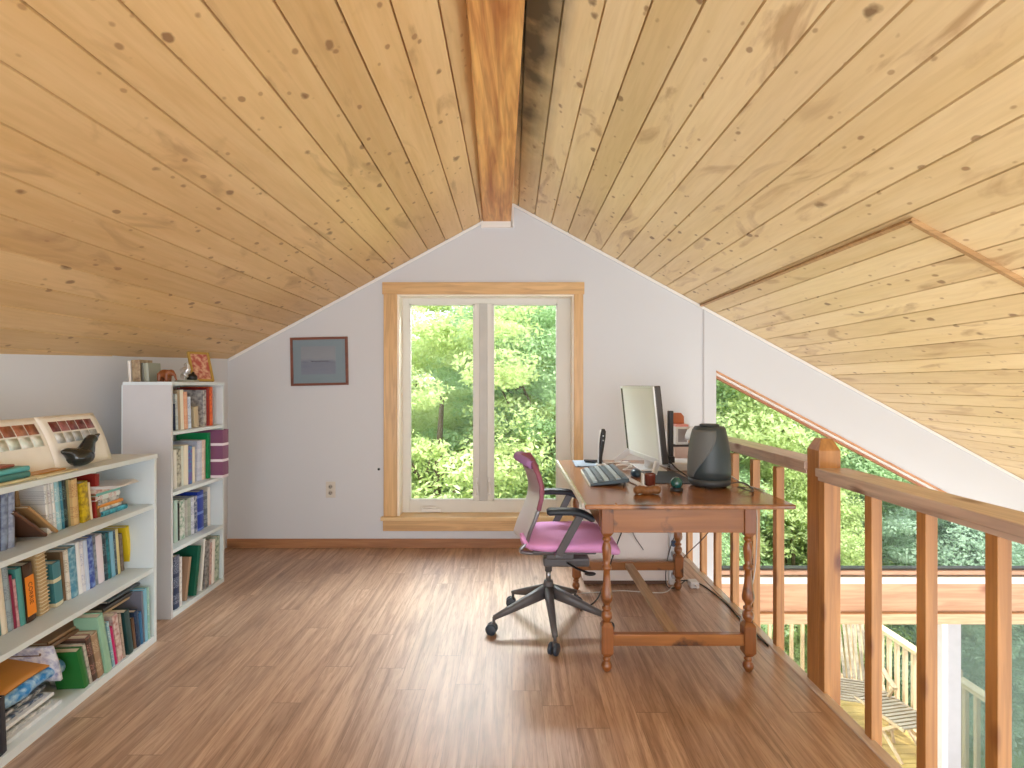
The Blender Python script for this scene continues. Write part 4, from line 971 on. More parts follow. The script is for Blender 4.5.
for zc in (.495, .445):
    m1 = MB().lathe([(.017, 0), (.017, .003)], (0, 0, 0), 16, Matrix.Rotation(PI/2, 4, 'X')); m1.v = [(v[0]-1.473, v[1]+YB-.006, v[2]+zc) for v in m1.v]
    so = m1.build('socket', plain('socket_grey', (176, 172, 164), .4), ol)
    MB().box(-1.481, -1.478, YB-.0115, YB-.009, zc-.006, zc+.007).box(-1.468, -1.465, YB-.0115, YB-.009, zc-.006, zc+.007).box(-1.475, -1.471, YB-.0115, YB-.009, zc-.013, zc-.010).build('slot', M_DARK, so)
m1 = MB().lathe([(.011, 0), (.010, .008), (.006, .010)], (0, 0, 0), 12, Matrix.Rotation(PI/2, 4, 'X')); m1.v = [(v[0]-1.082, v[1]+YB, v[2]+.636) for v in m1.v]
tag(m1.build('wall_plug', M_DARK), 'small round black plug in the wall beside the window casing', 'wall plug')

# ------------------------------------------------------------------ desk
DX0, DX1, DY0, DY1, DZ = .315, 1.27, 2.41, 3.85, .785
dk = thing('desk', 'antique brown wooden desk with turned legs beside the railing', 'desk', (.76, 3.0, 0))
MB().box(DX0+.012, DX1, DY0, DY1, DZ-.022, DZ).build('desktop', M_DESKT, dk, bevel=.006)
es = MB().box(DX0, DX0+.012, DY0+.03, DY1, DZ-.02, DZ+.001).build('lit_edge_strip', plain('lit_edge_white', (214, 212, 204), .4), dk, bevel=.002); es['label'] = 'pale strip painted for the light on the desktop edge'  # white stands for window light on the desktop's side face
MB().box(.45, 1.06, 2.466, 2.488, .645, DZ-.022).build('apron', M_DESK, dk, bevel=.002)
MB().box(.44, 1.06, 3.47, 3.49, .645, DZ-.022).build('apron', M_DESK, dk, bevel=.002)
MB().box(.405, .425, 2.5, 3.46, .665, DZ-.022).build('apron', wood('apron_side', (132, 82, 38), (160, 104, 52), axis='Y', rough=.35), dk)
MB().box(1.065, 1.085, 2.5, 3.46, .645, DZ-.022).build('apron', MATS['apron_side'], dk)
def leg(cx, cy):
    h = .0275; mb = MB()
    c_ = .007
    def blk(z0, z1, cb=True, ct=True):
        ring = lambda z, k: [(cx-h+k, cy-h, z), (cx+h-k, cy-h, z), (cx+h, cy-h+k, z), (cx+h, cy+h-k, z), (cx+h-k, cy+h, z), (cx-h+k, cy+h, z), (cx-h, cy+h-k, z), (cx-h, cy-h+k, z)]
        shr = lambda pts, s_: [(cx+(p[0]-cx)*s_, cy+(p[1]-cy)*s_, p[2]) for p in pts]
        rs = [shr(ring(z0, c_), .6 if cb else 1), ring(z0+(.018 if cb else 0), .003), ring(z1-(.018 if ct else 0), .003), shr(ring(z1, c_), .6 if ct else 1)]
        vs = [p for r_ in rs for p in r_]; fs = [(i*8+j, i*8+(j+1) % 8, (i+1)*8+(j+1) % 8, (i+1)*8+j) for i in range(3) for j in range(8)]
        mb.add(vs, fs+[tuple(range(8))[::-1], tuple(range(24, 32))])
    blk(.625, DZ-.022, True, False); blk(.075, .232)
    prof = [(.016, .225), (.016, .236), (.024, .248), (.026, .262), (.022, .275), (.014, .284), (.022, .290), (.022, .298), (.014, .303), (.016, .315), (.026, .33), (.028, .345), (.025, .365), (.019, .40), (.016, .44), (.015, .466),
            (.022, .472), (.023, .480), (.022, .488), (.015, .494), (.018, .52), (.021, .55), (.022, .57), (.017, .59), (.013, .60), (.02, .607), (.02, .615), (.014, .62), (.014, .63)]
    mb.lathe(prof, (cx, cy, 0), 18)
    mb.lathe([(.008, 0), (.014, .004), (.024, .022), (.025, .032), (.020, .045), (.012, .052), (.019, .058), (.019, .064), (.013, .068), (.014, .08)], (cx, cy, 0), 18)
    return mb.build('leg', M_LEG, dk)
LEGS = [(.436, 2.488), (1.088, 2.488), (.413, 3.48), (1.07, 3.48)]
for a, b in LEGS: leg(a, b)
MB().box(.46, 1.065, 2.470, 2.502, .125, .178).build('stretcher', M_DESK, dk, bevel=.003)
MB().box(.437, 1.045, 3.464, 3.496, .130, .183).build('stretcher', M_DESK, dk, bevel=.003)
mst = MB().box(.725, .775, 2.502, 3.464, .150, .176).build('stretcher', M_RAWW, dk, bevel=.002); mst['label'] = 'pale unfinished middle stretcher'

# white cabinet standing under the far end of the desk
cb = thing('low_cabinet', 'low white cabinet standing under the far end of the desk', 'cabinet', (.75, 3.7, 0))
MB().box(.47, 1.03, 3.56, 3.86, .03, .70).build('body', plain('cabinet_white', (222, 216, 212), .5, var=.01), cb, bevel=.003)
MB().box(.478, 1.022, 3.552, 3.56, .05, .69).build('door', plain('cabinet_door_white', (226, 218, 212), .5, var=.01), cb, bevel=.002)
MB().box(.48, 1.02, 3.58, 3.84, .0, .03).build('plinth', plain('plinth_dark', (96, 70, 56), .6), cb)
# power strip and plugs
ps = thing('power_strip', 'white power strip with plugs upright behind the rear desk leg', 'power strip', (1.10, 3.585, 0))
MB().box(1.04, 1.098, 3.565, 3.6, .0, .34).build('housing', plain('strip_white', (226, 228, 232), .4), ps, bevel=.005)
for i, z in enumerate((.05, .12, .19, .26)):
    MB().box(1.05, 1.088, 3.535, 3.566, z, z+.035).build('plug', plain('plug_blue', (66, 84, 116), .5) if i % 2 else plain('plug_grey', (186, 190, 198), .5), ps, bevel=.004)
adp = MB().box(1.16, 1.215, 3.50, 3.57, .0, .04).sweep([(1.187, 3.5, .02), (1.187, 3.46, .02)], .006)
tag(adp.build('power_adapter', plain('adapter_white', (214, 214, 216), .4), bevel=.004), 'small white power adapter on the floor at the loft edge', 'adapter')
BLK = M_DARK; cg = 'cables under the desk'
cable('cable', [(.90, 3.44, .74), (.80, 3.50, .56), (.70, 3.50, .34), (.60, 3.42, .12), (.52, 3.3, .012), (.40, 3.15, .006)], .0045, BLK, 'thick black cable hanging in front of the white cabinet', group=cg)
cable('cable', [(.84, 3.53, .70), (.80, 3.53, .5), (.79, 3.535, .36), (.86, 3.535, .24)], .003, plain('grey_cable', (90, 88, 86), .5), 'thin grey cable hanging beside the thick black one', group=cg)
cable('cable', [(1.05, 3.42, .76), (1.14, 3.45, .52), (1.10, 3.55, .40), (1.02, 3.53, .2), (1.0, 3.5, .03), (1.06, 3.50, .006), (1.12, 3.5, .05)], .0035, BLK, 'black cable looping around the rear desk leg', group=cg)
cable('cable', [(1.22, 3.2, .74), (1.15, 3.4, .50), (1.12, 3.53, .38), (1.09, 3.53, .30)], .0032, BLK, 'black cable running from the desk to the power strip', group=cg)
cable('cable', [(1.25, 3.0, .74), (1.20, 3.3, .42), (1.13, 3.5, .22), (1.09, 3.53, .14)], .003, plain('brown_cable', (96, 84, 80), .5), 'brown-grey cable running down to the lowest plug', group=cg)
cable('cable', [(1.10, 3.62, .01), (1.23, 3.6, .006), (1.285, 3.3, .006), (1.28, 3.0, .006), (1.29, 2.72, .006)], .0045, BLK, 'black cable lying along the loft edge', group=cg)
cable('cable', [(1.25, 2.9, .765), (1.29, 2.86, .70), (1.278, 2.82, .5), (1.27, 2.84, .3), (1.24, 2.9, .1), (1.26, 2.98, .006)], .003, plain('white_cable', (206, 206, 204), .5), 'pale cable hanging behind the near right desk leg', group=cg)
cable('cable', [(.38, 3.4, .006), (.5, 3.42, .005), (.7, 3.45, .006), (.95, 3.42, .005), (1.05, 3.52, .01)], .003, MATS['white_cable'], 'white cable lying on the floor under the desk', group=cg)

# ------------------------------------------------------------------ things on the desk
def dpt(px, py, z=DZ): y = 540*(CAM_Z-z)/(py-385); return Vector(((px-512)/540*y, y, z))
# monitor
mn = thing('computer_monitor', 'large silver computer monitor facing the chair on the desk', 'monitor', (.83, 3.45, DZ))
# panel frame: near edge (.86,3.15) far edge (.785,3.75)
nb_ = Vector((.872, 3.15, .852)); fb_ = Vector((.800, 3.75, .875)); nt_ = Vector((.845, 3.15, 1.316)); 
ey = (fb_-nb_); Wd = .60; ey = Vector((fb_.x-nb_.x, fb_.y-nb_.y, 0)).normalized(); 
tiltv = Vector((-.05, 0, .46)).normalized(); ex = ey.cross(tiltv).normalized()     # ex points away from or to the viewer
ez = ex.cross(ey).normalized()
if ex.x < 0: ex = -ex
# ex: from the screen towards its back (+X)
Mm = Matrix((( -ex.x, ey.x, ez.x, nb_.x), (-ex.y, ey.y, ez.y, nb_.y), (-ex.z, ey.z, ez.z, nb_.z), (0, 0, 0, 1)))   # local x = forwards (towards chair), y along width, z up
if Mm.to_3x3()[2][2] < 0: raise RuntimeError('tilt')
H = .462
mb = MB(); bz = .028
MB().box(-.045, -.006, 0, Wd, 0, H, Mm).build('back_shell', plain('monitor_back', (58, 54, 52), .35), mn, bevel=.006)
mb.box(-.006, .004, 0, bz, 0, H, Mm).box(-.006, .004, Wd-.012, Wd, 0, H, Mm).box(-.006, .004, bz, Wd-.012, 0, .03, Mm).box(-.006, .004, bz, Wd-.012, H-.014, H, Mm)
mb.build('bezel', M_SILVP, mn, bevel=.002)
MB().box(-.006, .0035, Wd-.040, Wd-.012, .03, H-.014, Mm).build('side_strip', M_DARK, mn)
scm = plain('screen_wall_reflection', (236, 242, 240), .5, var=.02, scale=3)  # pale colour stands for the white wall reflected in the screen
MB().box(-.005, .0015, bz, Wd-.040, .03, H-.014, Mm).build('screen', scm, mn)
MB().bar(Mm @ Vector((.0, .06, .01)), Vector((.835, 3.18, DZ+.004)), .016, .042).build('foot', M_SILVP, mn, bevel=.003)
MB().bar(Mm @ Vector((.0, Wd-.05, .02)), Vector((.715, 3.74, DZ+.004)), .016, .042).build('foot', M_SILVP, mn, bevel=.003)
MB().lathe([(.035, 0), (.035, .05), (.03, .16), (.03, .22)], (.885, 3.47, DZ), 16).build('stand', M_SILVP, mn)
MB().box(.80, .96, 3.34, 3.62, DZ, DZ+.008).build('stand_base', M_SILVP, mn, bevel=.003)
# keyboard
kroot = thing('keyboard', 'dark computer keyboard with rows of grey keys on the desk', 'keyboard', (.53, 3.13, DZ))
K0 = Vector((.415, 2.85, DZ)); Mk = Matrix.Translation(K0) @ Matrix.Rotation(math.radians(-2), 4, 'Z') @ Matrix.Rotation(math.radians(-6), 4, 'Y')
MB().prism([(0, .003), (.195, .003), (.205, .012), (.205, .026), (.0, .016)], 0, .50, 'XZ').build('tmp', M_DARK)
tmp = bpy.data.objects['tmp']; bpy.data.objects.remove(tmp)
mb = MB(); mb.prism([(0, .0), (.195, .0), (.205, .008), (.205, .022), (.0, .014)], 0, .50); mb.v = [tuple(Mk @ Vector(v)) for v in mb.v]
mb.build('body', plain('keyboard_body', (64, 86, 100), .4), kroot, bevel=.003)
MB().box(-.006, .0, .0, .50, .0, .012, Mk).build('front_edge', M_SILVP, kroot, bevel=.001)
k1, k2 = plain('key_light', (176, 196, 208), .5), plain('key_mid', (104, 124, 136), .5)
for r_ in range(6):
    x = .016+r_*.031; zr = .0145+.008*(x/.205)
    mb = MB()
    for c_ in range(21):
        y = .012+c_*.0228
        if r_ == 0 and 5 <= c_ <= 9: continue
        mb.box(x, x+.022, y, y+.019, zr, zr+.008, Mk)
    if r_ == 0: mb.box(x, x+.022, .012+5*.0228, .012+9*.0228+.019, zr, zr+.008, Mk)
    mb.build('key_row_keys', k1 if r_ % 2 == 0 else k2, kroot)
MB().box(.18, .19, .03, .06, -.02, .0, Mk).box(.18, .19, .44, .47, -.02, .0, Mk).build('tilt_feet', M_DARK, kroot)
# upright handset
hp = dpt(600.5, 466)
hs = thing('phone_handset', 'black and silver phone handset standing upright on the desk', 'phone', tuple(hp))
def HS(x, y, z): return hp+Vector((x, y, z))
MB().box(hp.x-.03, hp.x+.035, hp.y-.035, hp.y+.035, DZ, DZ+.016).build('cradle', M_SILVP, hs, bevel=.004)
MB().sweep([HS(-.002, 0, .012), HS(.0, 0, .06), HS(.006, 0, .13), HS(.013, 0, .19), HS(.018, 0, .23), HS(.018, 0, .245)], [(.012, .009), (.012, .01), (.018, .013), (.021, .015), (.018, .014), (.01, .009)], 14, up=(0, 1, 0)).build('handle', M_DARK, hs)
MB().sweep([HS(-.016, 0, .02), HS(-.014, 0, .08), HS(-.012, 0, .15), HS(-.004, 0, .21), HS(.003, 0, .238)], [(.006, .008)]*5, 10, up=(0, 1, 0)).build('silver_back', M_SILVP, hs)
for z in (.17, .20): MB().ball(HS(.012+z*.02, -.016, z), .005, 8, 6).build('button', M_SILVP, hs)
# papers and small clutter behind the keyboard
def papers(name, c, sx, sy, n_, mat, label, rz0=0., step=.08, t=.0012, z0=DZ):
    mb = MB()
    for i in range(n_):
        M = Matrix.Translation((c[0]+.006*math.sin(i*2.), c[1]+.005*math.cos(i*3.), z0+.0002+i*t*1.15)) @ Matrix.Rotation(rz0+step*math.sin(i*1.9), 4, 'Z'); mb.box(-sx/2, sx/2, -sy/2, sy/2, 0, t, M)
    return tag(mb.build(name, mat), label, 'papers')
papers('paper_stack', (.52, 3.66), .19, .26, 5, plain('blue_grey_paper', (150, 168, 186), .6, var=.15, scale=30), 'blue-grey papers under the handset at the back of the desk')
papers('paper_stack', (1.10, 3.5), .2, .26, 12, plain('white_sheets', (222, 224, 228), .6), 'white paper pile behind the grey speaker', .1, .05, .003)
papers('paper_strip', (.67, 2.98), .035, .34, 3, plain('strip_paper', (206, 204, 206), .5), 'white paper strip lying between keyboard and monitor', .1, .02, .002)
o = MB().box(.45, .55, 3.60, 3.70, DZ+.008, DZ+.02).build('card_reader', M_DARK, bevel=.004)
bpy.data.objects.remove(o)
c_ = dpt(599, 459); ca = thing('desk_calculator', 'small dark calculator on the blue-grey papers', 'calculator', (c_.x, c_.y, DZ+.008))
Mc = Matrix.Translation((.56, 3.70, DZ+.0085)) @ Matrix.Rotation(-.3, 4, 'Z') @ Matrix.Rotation(math.radians(-9), 4, 'X')
MB().box(-.06, .06, -.05, .05, 0, .014, Mc).build('case', M_CHAR, ca, bevel=.004); MB().box(-.05, .05, .01, .04, .014, .016, Mc).build('display', plain('lcd', (190, 206, 210), .3), ca)
# mouse
c_ = dpt(636, 476.5)
mo = thing('computer_mouse', 'dark blue computer mouse between keyboard and monitor', 'mouse', tuple(c_))
MB().ball((c_.x, c_.y, DZ+.018), (.032, .052, .03)).build('shell', plain('mouse_blue', (36, 66, 92), .3, coat=.3), mo)
MB().ball((c_.x-.004, c_.y-.03, DZ+.036), (.004, .01, .008), 8, 6).build('wheel', M_DARK, mo)
cable('cable', [(c_.x, c_.y+.05, DZ+.012), (c_.x+.02, c_.y+.12, DZ+.02), (c_.x-.03, c_.y+.22, DZ+.006), (c_.x+.05, c_.y+.33, DZ+.01), (c_.x+.0, c_.y+.42, DZ+.006)], .0035, MATS['white_cable'], 'white cable coiled behind the computer mouse', group='cables on the desk')
cable('cable', [(.70, 3.35, DZ+.006), (.76, 3.45, DZ+.03), (.68, 3.52, DZ+.01), (.78, 3.6, DZ+.02), (.70, 3.68, DZ+.006), (.62, 3.62, DZ+.008)], .005, MATS['white_cable'], 'thick white cable heap under the monitor', group='cables on the desk')
cable('cable', [(.92, 3.3, .98), (.96, 3.25, .85), (1.0, 3.1, .80), (1.02, 3.0, .79)], .004, BLK, 'black cable running from monitor to speaker', group='cables on the desk')
cable('cable', [(1.12, 2.85, DZ+.01), (1.19, 2.80, DZ+.03), (1.22, 2.74, DZ+.01), (1.18, 2.66, DZ+.012), (1.14, 2.72, DZ+.02), (1.20, 2.78, DZ+.006)], .004, MATS['grey_cable'], 'grey cable heap beside the speaker near the railing', group='cables on the desk')
cable('cable', [(1.13, 2.95, .84), (1.17, 3.0, .87), (1.20, 2.95, .82), (1.24, 2.85, DZ+.006), (1.265, 2.7, DZ+.006)], .0035, MATS['white_cable'], 'white cable arching out from behind the speaker', group='cables on the desk')
# dark mat
tag(MB().box(.78, 1.0, 2.93, 3.33, DZ, DZ+.004).build('desk_mat', plain('dark_blue_mat', (34, 48, 66), .5), bevel=.001), 'dark blue mat under the monitor on the desk', 'mat')
bpy.data.objects['computer_monitor']
# white folded card leaning in front of monitor foot is the foot itself; red cup
c_ = dpt(650, 485)
cu = thing('small_cup', 'small dark red glass cup on the desk', 'cup', tuple(c_))
MB().lathe([(.026, 0), (.028, .004), (.03, .055), (.031, .062), (.027, .062), (.025, .008), (.0, .007)], tuple(c_), 20).build('bowl', plain('red_glass', (104, 48, 40), .2, coat=.5), cu)
tb_ = MB().box(c_.x-.044, c_.x-.036, c_.y-.02, c_.y+.02, DZ, DZ+.062).build('white_card', M_WHITE, bevel=.001); tag(tb_, 'small white card upright beside the red cup', 'card')
c_ = dpt(647, 494.5); mb = MB()
for i in range(7):
    a = i/6; mb.ball((c_.x-.05+.1*a, c_.y+.01*math.sin(a*3), DZ+.02+.004*math.sin(a*9)), (.018, .026, .021))
tag(mb.build('bead_purse', plain('brown_beads', (126, 84, 46), .5, var=.25, scale=90), remesh=.004), 'brown knobbly wooden bead bundle near the desk front edge', 'ornament')
c_ = dpt(676.5, 491)
gb = thing('trackball', 'round dark green ball on a black base on the desk', 'ball', tuple(c_))
MB().lathe([(.03, 0), (.033, .006), (.03, .016), (.024, .02)], tuple(c_), 20).build('base', M_DARK, gb)
MB().ball((c_.x, c_.y, DZ+.04), .031, 20, 12).build('ball', plain('green_ball', (22, 84, 82), .15, coat=.6), gb)
# grey cone speaker
c_ = Vector((1.045, 2.86, DZ))
su = thing('desktop_subwoofer', 'tapered charcoal grey speaker cone on the desk beside the railing', 'speaker', tuple(c_))
for a in range(3): MB().lathe([(.012, 0), (.012, .012)], (c_.x+.08*math.cos(a*2.1), c_.y+.08*math.sin(a*2.1), DZ), 10).build('foot', M_DARK, su)
prof = [(.098, .010), (.106, .018), (.109, .045)]
MB().lathe(prof, tuple(c_), 40).build('base_ring', plain('speaker_base_grey', (56, 62, 66), .45), su)
prof = [(.107, .046), (.1085, .09), (.106, .15), (.100, .21), (.091, .265), (.081, .306), (.074, .316), (.0, .318)]
MB().lathe(prof, tuple(c_), 48).build('shell', plain('speaker_shell_grey', (52, 64, 68), .42, var=.03), su)
mb = MB()
def pr(z): 
    for (r0, z0), (r1, z1) in zip(prof, prof[1:]):
        if z0 <= z <= z1: return r0+(r1-r0)*(z-z0)/(z1-z0)
    return .074
def pan(u, v):
    z = .055+.245*v; a0 = math.radians(150); a1 = math.radians(205+68*math.sin(v*PI/2)**1.3)
    a = a0+(a1-a0)*u; r_ = pr(z)+.0025
    return c_+Vector((r_*math.cos(a), r_*math.sin(a), z))
MB().grid(pan, 16, 20).build('front_grille', plain('speaker_grille_grey', (98, 102, 102), .6), su, solid=.003)
MB().lathe([(.05, .317), (.05, .326), (.044, .329)], tuple(c_), 30).build('top_ring', plain('speaker_ring', (52, 60, 64), .4), su)
# items at the far end
tag(MB().box(1.00, 1.035, 3.43, 3.49, DZ+.0, DZ+.08).box(1.0, 1.03, 3.44, 3.48, DZ+.08, 1.155).build('slim_speaker', M_DARK, bevel=.004), 'slim black upright speaker just behind the monitor', 'speaker')
bx = thing('storage_box', 'beige storage box with dark lid at the back of the desk', 'box', (1.17, 3.75, DZ))
MB().box(1.11, 1.24, 3.68, 3.82, DZ, .90).build('body', plain('beige_box', (214, 184, 170), .6), bx, bevel=.003)
MB().box(1.10, 1.245, 3.675, 3.825, .90, .912).build('lid', plain('dark_lid', (66, 56, 52), .5), bx, bevel=.002)
wb = thing('carton', 'small white carton with grey label on the beige box', 'box', (1.165, 3.72, .912))
MB().box(1.12, 1.205, 3.69, 3.76, .9125, 1.035).build('body', plain('white_carton', (226, 222, 218), .5), wb, bevel=.002)
MB().box(1.12, 1.205, 3.689, 3.761, 1.035, 1.05).build('flap', plain('pink_flap', (226, 150, 140), .5), wb)
MB().box(1.135, 1.195, 3.687, 3.690, .93, 1.02).build('label', plain('grey_label', (158, 148, 144), .6), wb)
mb = MB()
mb.prism([(1.115, .9125), (1.20, .9125), (1.20, 1.10), (1.18, 1.125), (1.135, 1.125), (1.115, 1.10)], 3.765, 3.815)
tag(mb.build('letter_holder', plain('terracotta_card', (180, 104, 60), .6), bevel=.002), 'terracotta coloured carton standing behind the white carton', 'box')
def arc(u, v):
    a = PI*(.08+.84*u); return Vector((1.30+.0-.10-.115*math.cos(a), 3.60+.08*v, .88+.155*math.sin(a)-.09*(1-math.sin(a))))
o = MB().grid(arc, 20, 5).build('desk_lamp_shade', plain('white_shade', (236, 236, 238), .4), solid=.003); bpy.data.objects.remove(o)
c2_ = Vector((1.215, 3.60, DZ))
la = thing('table_lamp', 'small table lamp with white domed shade behind the speaker', 'lamp', tuple(c2_))
MB().lathe([(.045, .003), (.045, .01), (.012, .018), (.009, .2)], tuple(c2_), 18).build('base', M_SILVP, la)
MB().lathe([(.09, .17), (.088, .20), (.076, .23), (.056, .25), (.03, .26), (.0, .262)], (c2_.x+.03, c2_.y, c2_.z), 28).build('shade', plain('white_shade', (236, 236, 238), .4), la)

# ------------------------------------------------------------------ office chair
CX, CY = .2, 2.965
ch = thing('office_chair', 'office chair with pink seat and pale mesh back at the desk', 'chair', (CX, CY, 0))
tips = []
for k in range(5):
    a = math.radians(-90+72*k+2); dx, dy = math.cos(a), math.sin(a); R_ = .315
    tip = Vector((CX+dx*R_, CY+dy*R_, .088)); tips.append(tip)
    P0 = Vector((CX+dx*.02, CY+dy*.02, .19))
    pts = [P0, P0.lerp(tip, .35)+Vector((0, 0, .0)), P0.lerp(tip, .7), tip]
    lg = MB().sweep(pts, [(.026, .035), (.022, .027), (.018, .019), (.014, .011)], 10, sq=.6).build('base_arm', M_CHAR, ch)
    cs = thing('caster', None, None, tuple(tip-Vector((CX, CY, 0)))); cs.parent = ch; cs.location = tip-Vector((CX, CY, 0))
    ca_ = a+(.9 if k % 2 else -.6); fx_, fy_ = math.cos(ca_), math.sin(ca_)
    wc = tip+Vector((fx_*.012, fy_*.012, -.058)); ax = Vector((-fy_, fx_, 0))
    MB().sweep([tip+Vector((0, 0, .005)), tip+Vector((0, 0, -.03))], .008, 8).sweep([tip+Vector((0, 0, -.028)), wc+Vector((0, 0, .008))], [.012, .014], 8).build('fork', M_CHAR, cs)
    for sg in (-1, 1):
        w_ = MB().sweep([wc+ax*(sg*.006), wc+ax*(sg*.009), wc+ax*(sg*.021), wc+ax*(sg*.024)], [.024, .0295, .0295, .022], 18).build('wheel', plain('caster_wheel', (44, 54, 66), .4), cs)
MB().lathe([(.030, .155), (.032, .17), (.027, .235), (.024, .25)], (CX, CY, 0), 20).build('hub', M_CHAR, ch)
MB().lathe([(.014, .24), (.014, .31)], (CX, CY, 0), 16).build('gas_lift', M_CHROME, ch)
MB().lathe([(.02, .30), (.02, .37)], (CX, CY, 0), 16).build('lift_sleeve', M_CHAR, ch)
mb = MB(); mb.box(CX-.03, CX+.22, CY-.05, CY+.05, .335, .385).box(CX-.02, CX+.13, CY-.09, CY+.09, .385, .44)
mb.build('tilt_mechanism', M_CHAR, ch, bevel=.012, seg=3)
MB().sweep(bez([(CX+.1, CY-.05, .36), (CX+.14, CY-.14, .36), (CX+.2, CY-.20, .355)]), .006, 8).ball((CX+.2, CY-.205, .355), (.03, .015, .01)).build('tilt_lever', M_DARK, ch)
MB().sweep(bez([(CX+.05, CY+.05, .36), (CX+.08, CY+.14, .34), (CX+.1, CY+.2, .30)]), .006, 8).ball((CX+.1, CY+.2, .295), .018).build('height_lever', M_DARK, ch)
# seat
SX0, SX1 = .045, .575
def seat(top):
    def fn(u, v):
        a = 2*u-1; b = 2*v-1; r_ = max(abs(a), abs(b), 1e-6)
        R_ = math.sin(r_*PI/2); k_ = R_/((abs(a)**4+abs(b)**4)**.25); a *= k_; b *= k_
        x = (SX0+SX1)/2+(SX1-SX0)/2*a
        y = CY+.236*b
        e = max(0, 1-R_**4)**.5
        zc = .486-.05*max(0, (a-.45)/.55)**2+.012*abs(b)**3-.01*(1-a*a)*(1-b*b)
        th = (.042+.012*max(0, a))*e
        return Vector((x, y, zc+(th if top else -th*.9)))
    return fn
mb = MB(); mb.grid(seat(True), 26, 22).grid(seat(False), 26, 22)
o = mb.build('seat', M_PINK, ch, solid=0); 
bm = bmesh.new(); bm.from_mesh(o.data); bmesh.ops.remove_doubles(bm, verts=bm.verts, dist=.0005); bmesh.ops.recalc_face_normals(bm, faces=bm.faces); bm.to_mesh(o.data); bm.free()
MB().box(SX0+.06, SX1-.14, CY-.19, CY+.19, .447, .466).build('seat_pan', M_CHAR, ch, bevel=.008)
# back: side profile (x, z) of the sitter's face and a cross bow
BP = [(.07, .50), (.09, .57), (.12, .64), (.146, .72), (.150, .79), (.135, .85), (.11, .90), (.085, .94)]
def prof_x(z):
    for (xa, za), (xb, zb) in zip(BP, BP[1:]):
        if z <= zb: return xa+(xb-xa)*max(0, (z-za))/(zb-za)
    return BP[-1][0]
HB = .205
def bow(b, z=.7): return -(.060+.03*max(0, .72-z))*(1-b*b)
def back_pt(b, z, off=0.):
    wdt = HB*(1-.12*abs(min(0, z-.72)/.22)**2)*(1-.42*max(0, (z-.72)/.22)**2)
    return Vector((prof_x(z)+bow(b, z)+off, CY+b*wdt, z))
meshm = bpy.data.materials.new('chair_mesh'); meshm.use_nodes = True; n = meshm.node_tree; n.nodes.clear()
out = n.nodes.new('ShaderNodeOutputMaterial'); df = n.nodes.new('ShaderNodeBsdfDiffuse'); df.inputs[0].default_value = srgb(240, 244, 242)
tl = n.nodes.new('ShaderNodeBsdfTranslucent'); tl.inputs[0].default_value = srgb(240, 248, 244)
tr = n.nodes.new('ShaderNodeBsdfTransparent'); m1 = n.nodes.new('ShaderNodeMixShader'); m1.inputs[0].default_value = .7; L(n, df.outputs[0], m1.inputs[1]); L(n, tl.outputs[0], m1.inputs[2])
m2 = n.nodes.new('ShaderNodeMixShader'); m2.inputs[0].default_value = .76; L(n, tr.outputs[0], m2.inputs[1]); L(n, m1.outputs[0], m2.inputs[2]); L(n, m2.outputs[0], out.inputs[0])
MB().grid(lambda u, v: back_pt(2*u-1, .52+.36*v, .0), 18, 20).build('mesh_back', meshm, ch, solid=.003)
# upholstered band over the top and the front face of the back
def band(u, v):
    return back_pt((2*u-1)*.98, .76+.175*v, .012)
MB().grid(band, 18, 16).build('back_cushion', M_MAUVE, ch, solid=.020)
MB().sweep([back_pt(-1+2*i/16, .93-.028*abs(-1+2*i/16)**3, -.004) for i in range(17)], [(.019, .022)]*17, 12).build('top_roll', plain('violet_fabric', (160, 120, 170), .85, bump=.4), ch)
for sg in (-1, 1):
    fr = [back_pt(sg*1.0, z, .004) for z in (.92, .86, .80, .74, .68, .62, .56, .51)]
    y_ = CY+sg*.19
    up_ = MB().sweep(fr[:5], [(.012, .016)]*5, 10, up=(0, 1, 0)).build('upper_edge', M_MAUVE, ch)
    tail = [Vector((.045, CY+sg*.185, .475)), Vector((.055, CY+sg*.17, .455)), Vector((.12, CY+sg*.15, .442)), Vector((.22, CY+sg*.13, .438)), Vector((.30, CY+sg*.12, .438))]
    MB().sweep(bez(fr[4:]+tail, 4), .010, 10, up=(0, 1, 0)).build('back_frame', M_CHROME, ch)
    ya = CY+sg*.255
    ax0, ax1 = (.175, .41)
    pts = bez([(ax0, ya, .684), (ax0+.06, ya, .686), (ax0+.14, ya, .684), (ax1-.05, ya, .672), (ax1, ya, .645)], 5)
    k = len(pts)
    MB().sweep(pts, [((.040 if 0 < i < k-1 else .03), (.017 if 0 < i < k-1 else .011)) for i in range(k)], 14, sq=.7).build('armrest', M_ARM, ch)
    MB().bar((.345, ya, .668), (.235, ya-sg*.02, .46), .022, .038, up=(1, 0, 0)).bar((.235, ya-sg*.015, .455), (.23, CY+sg*.06, .425), .038, .02).build('arm_post', M_CHAR, ch, bevel=.005)
MB().grid(lambda u, v: Vector((.05+.03*math.cos(PI*v)*0+.06*v, CY+.2*(2*u-1)*(1-.1*v), .555-.07*math.sin(v*PI/2)-.01)), 10, 6).build('lumbar_skirt', M_PINK, ch, solid=.02)

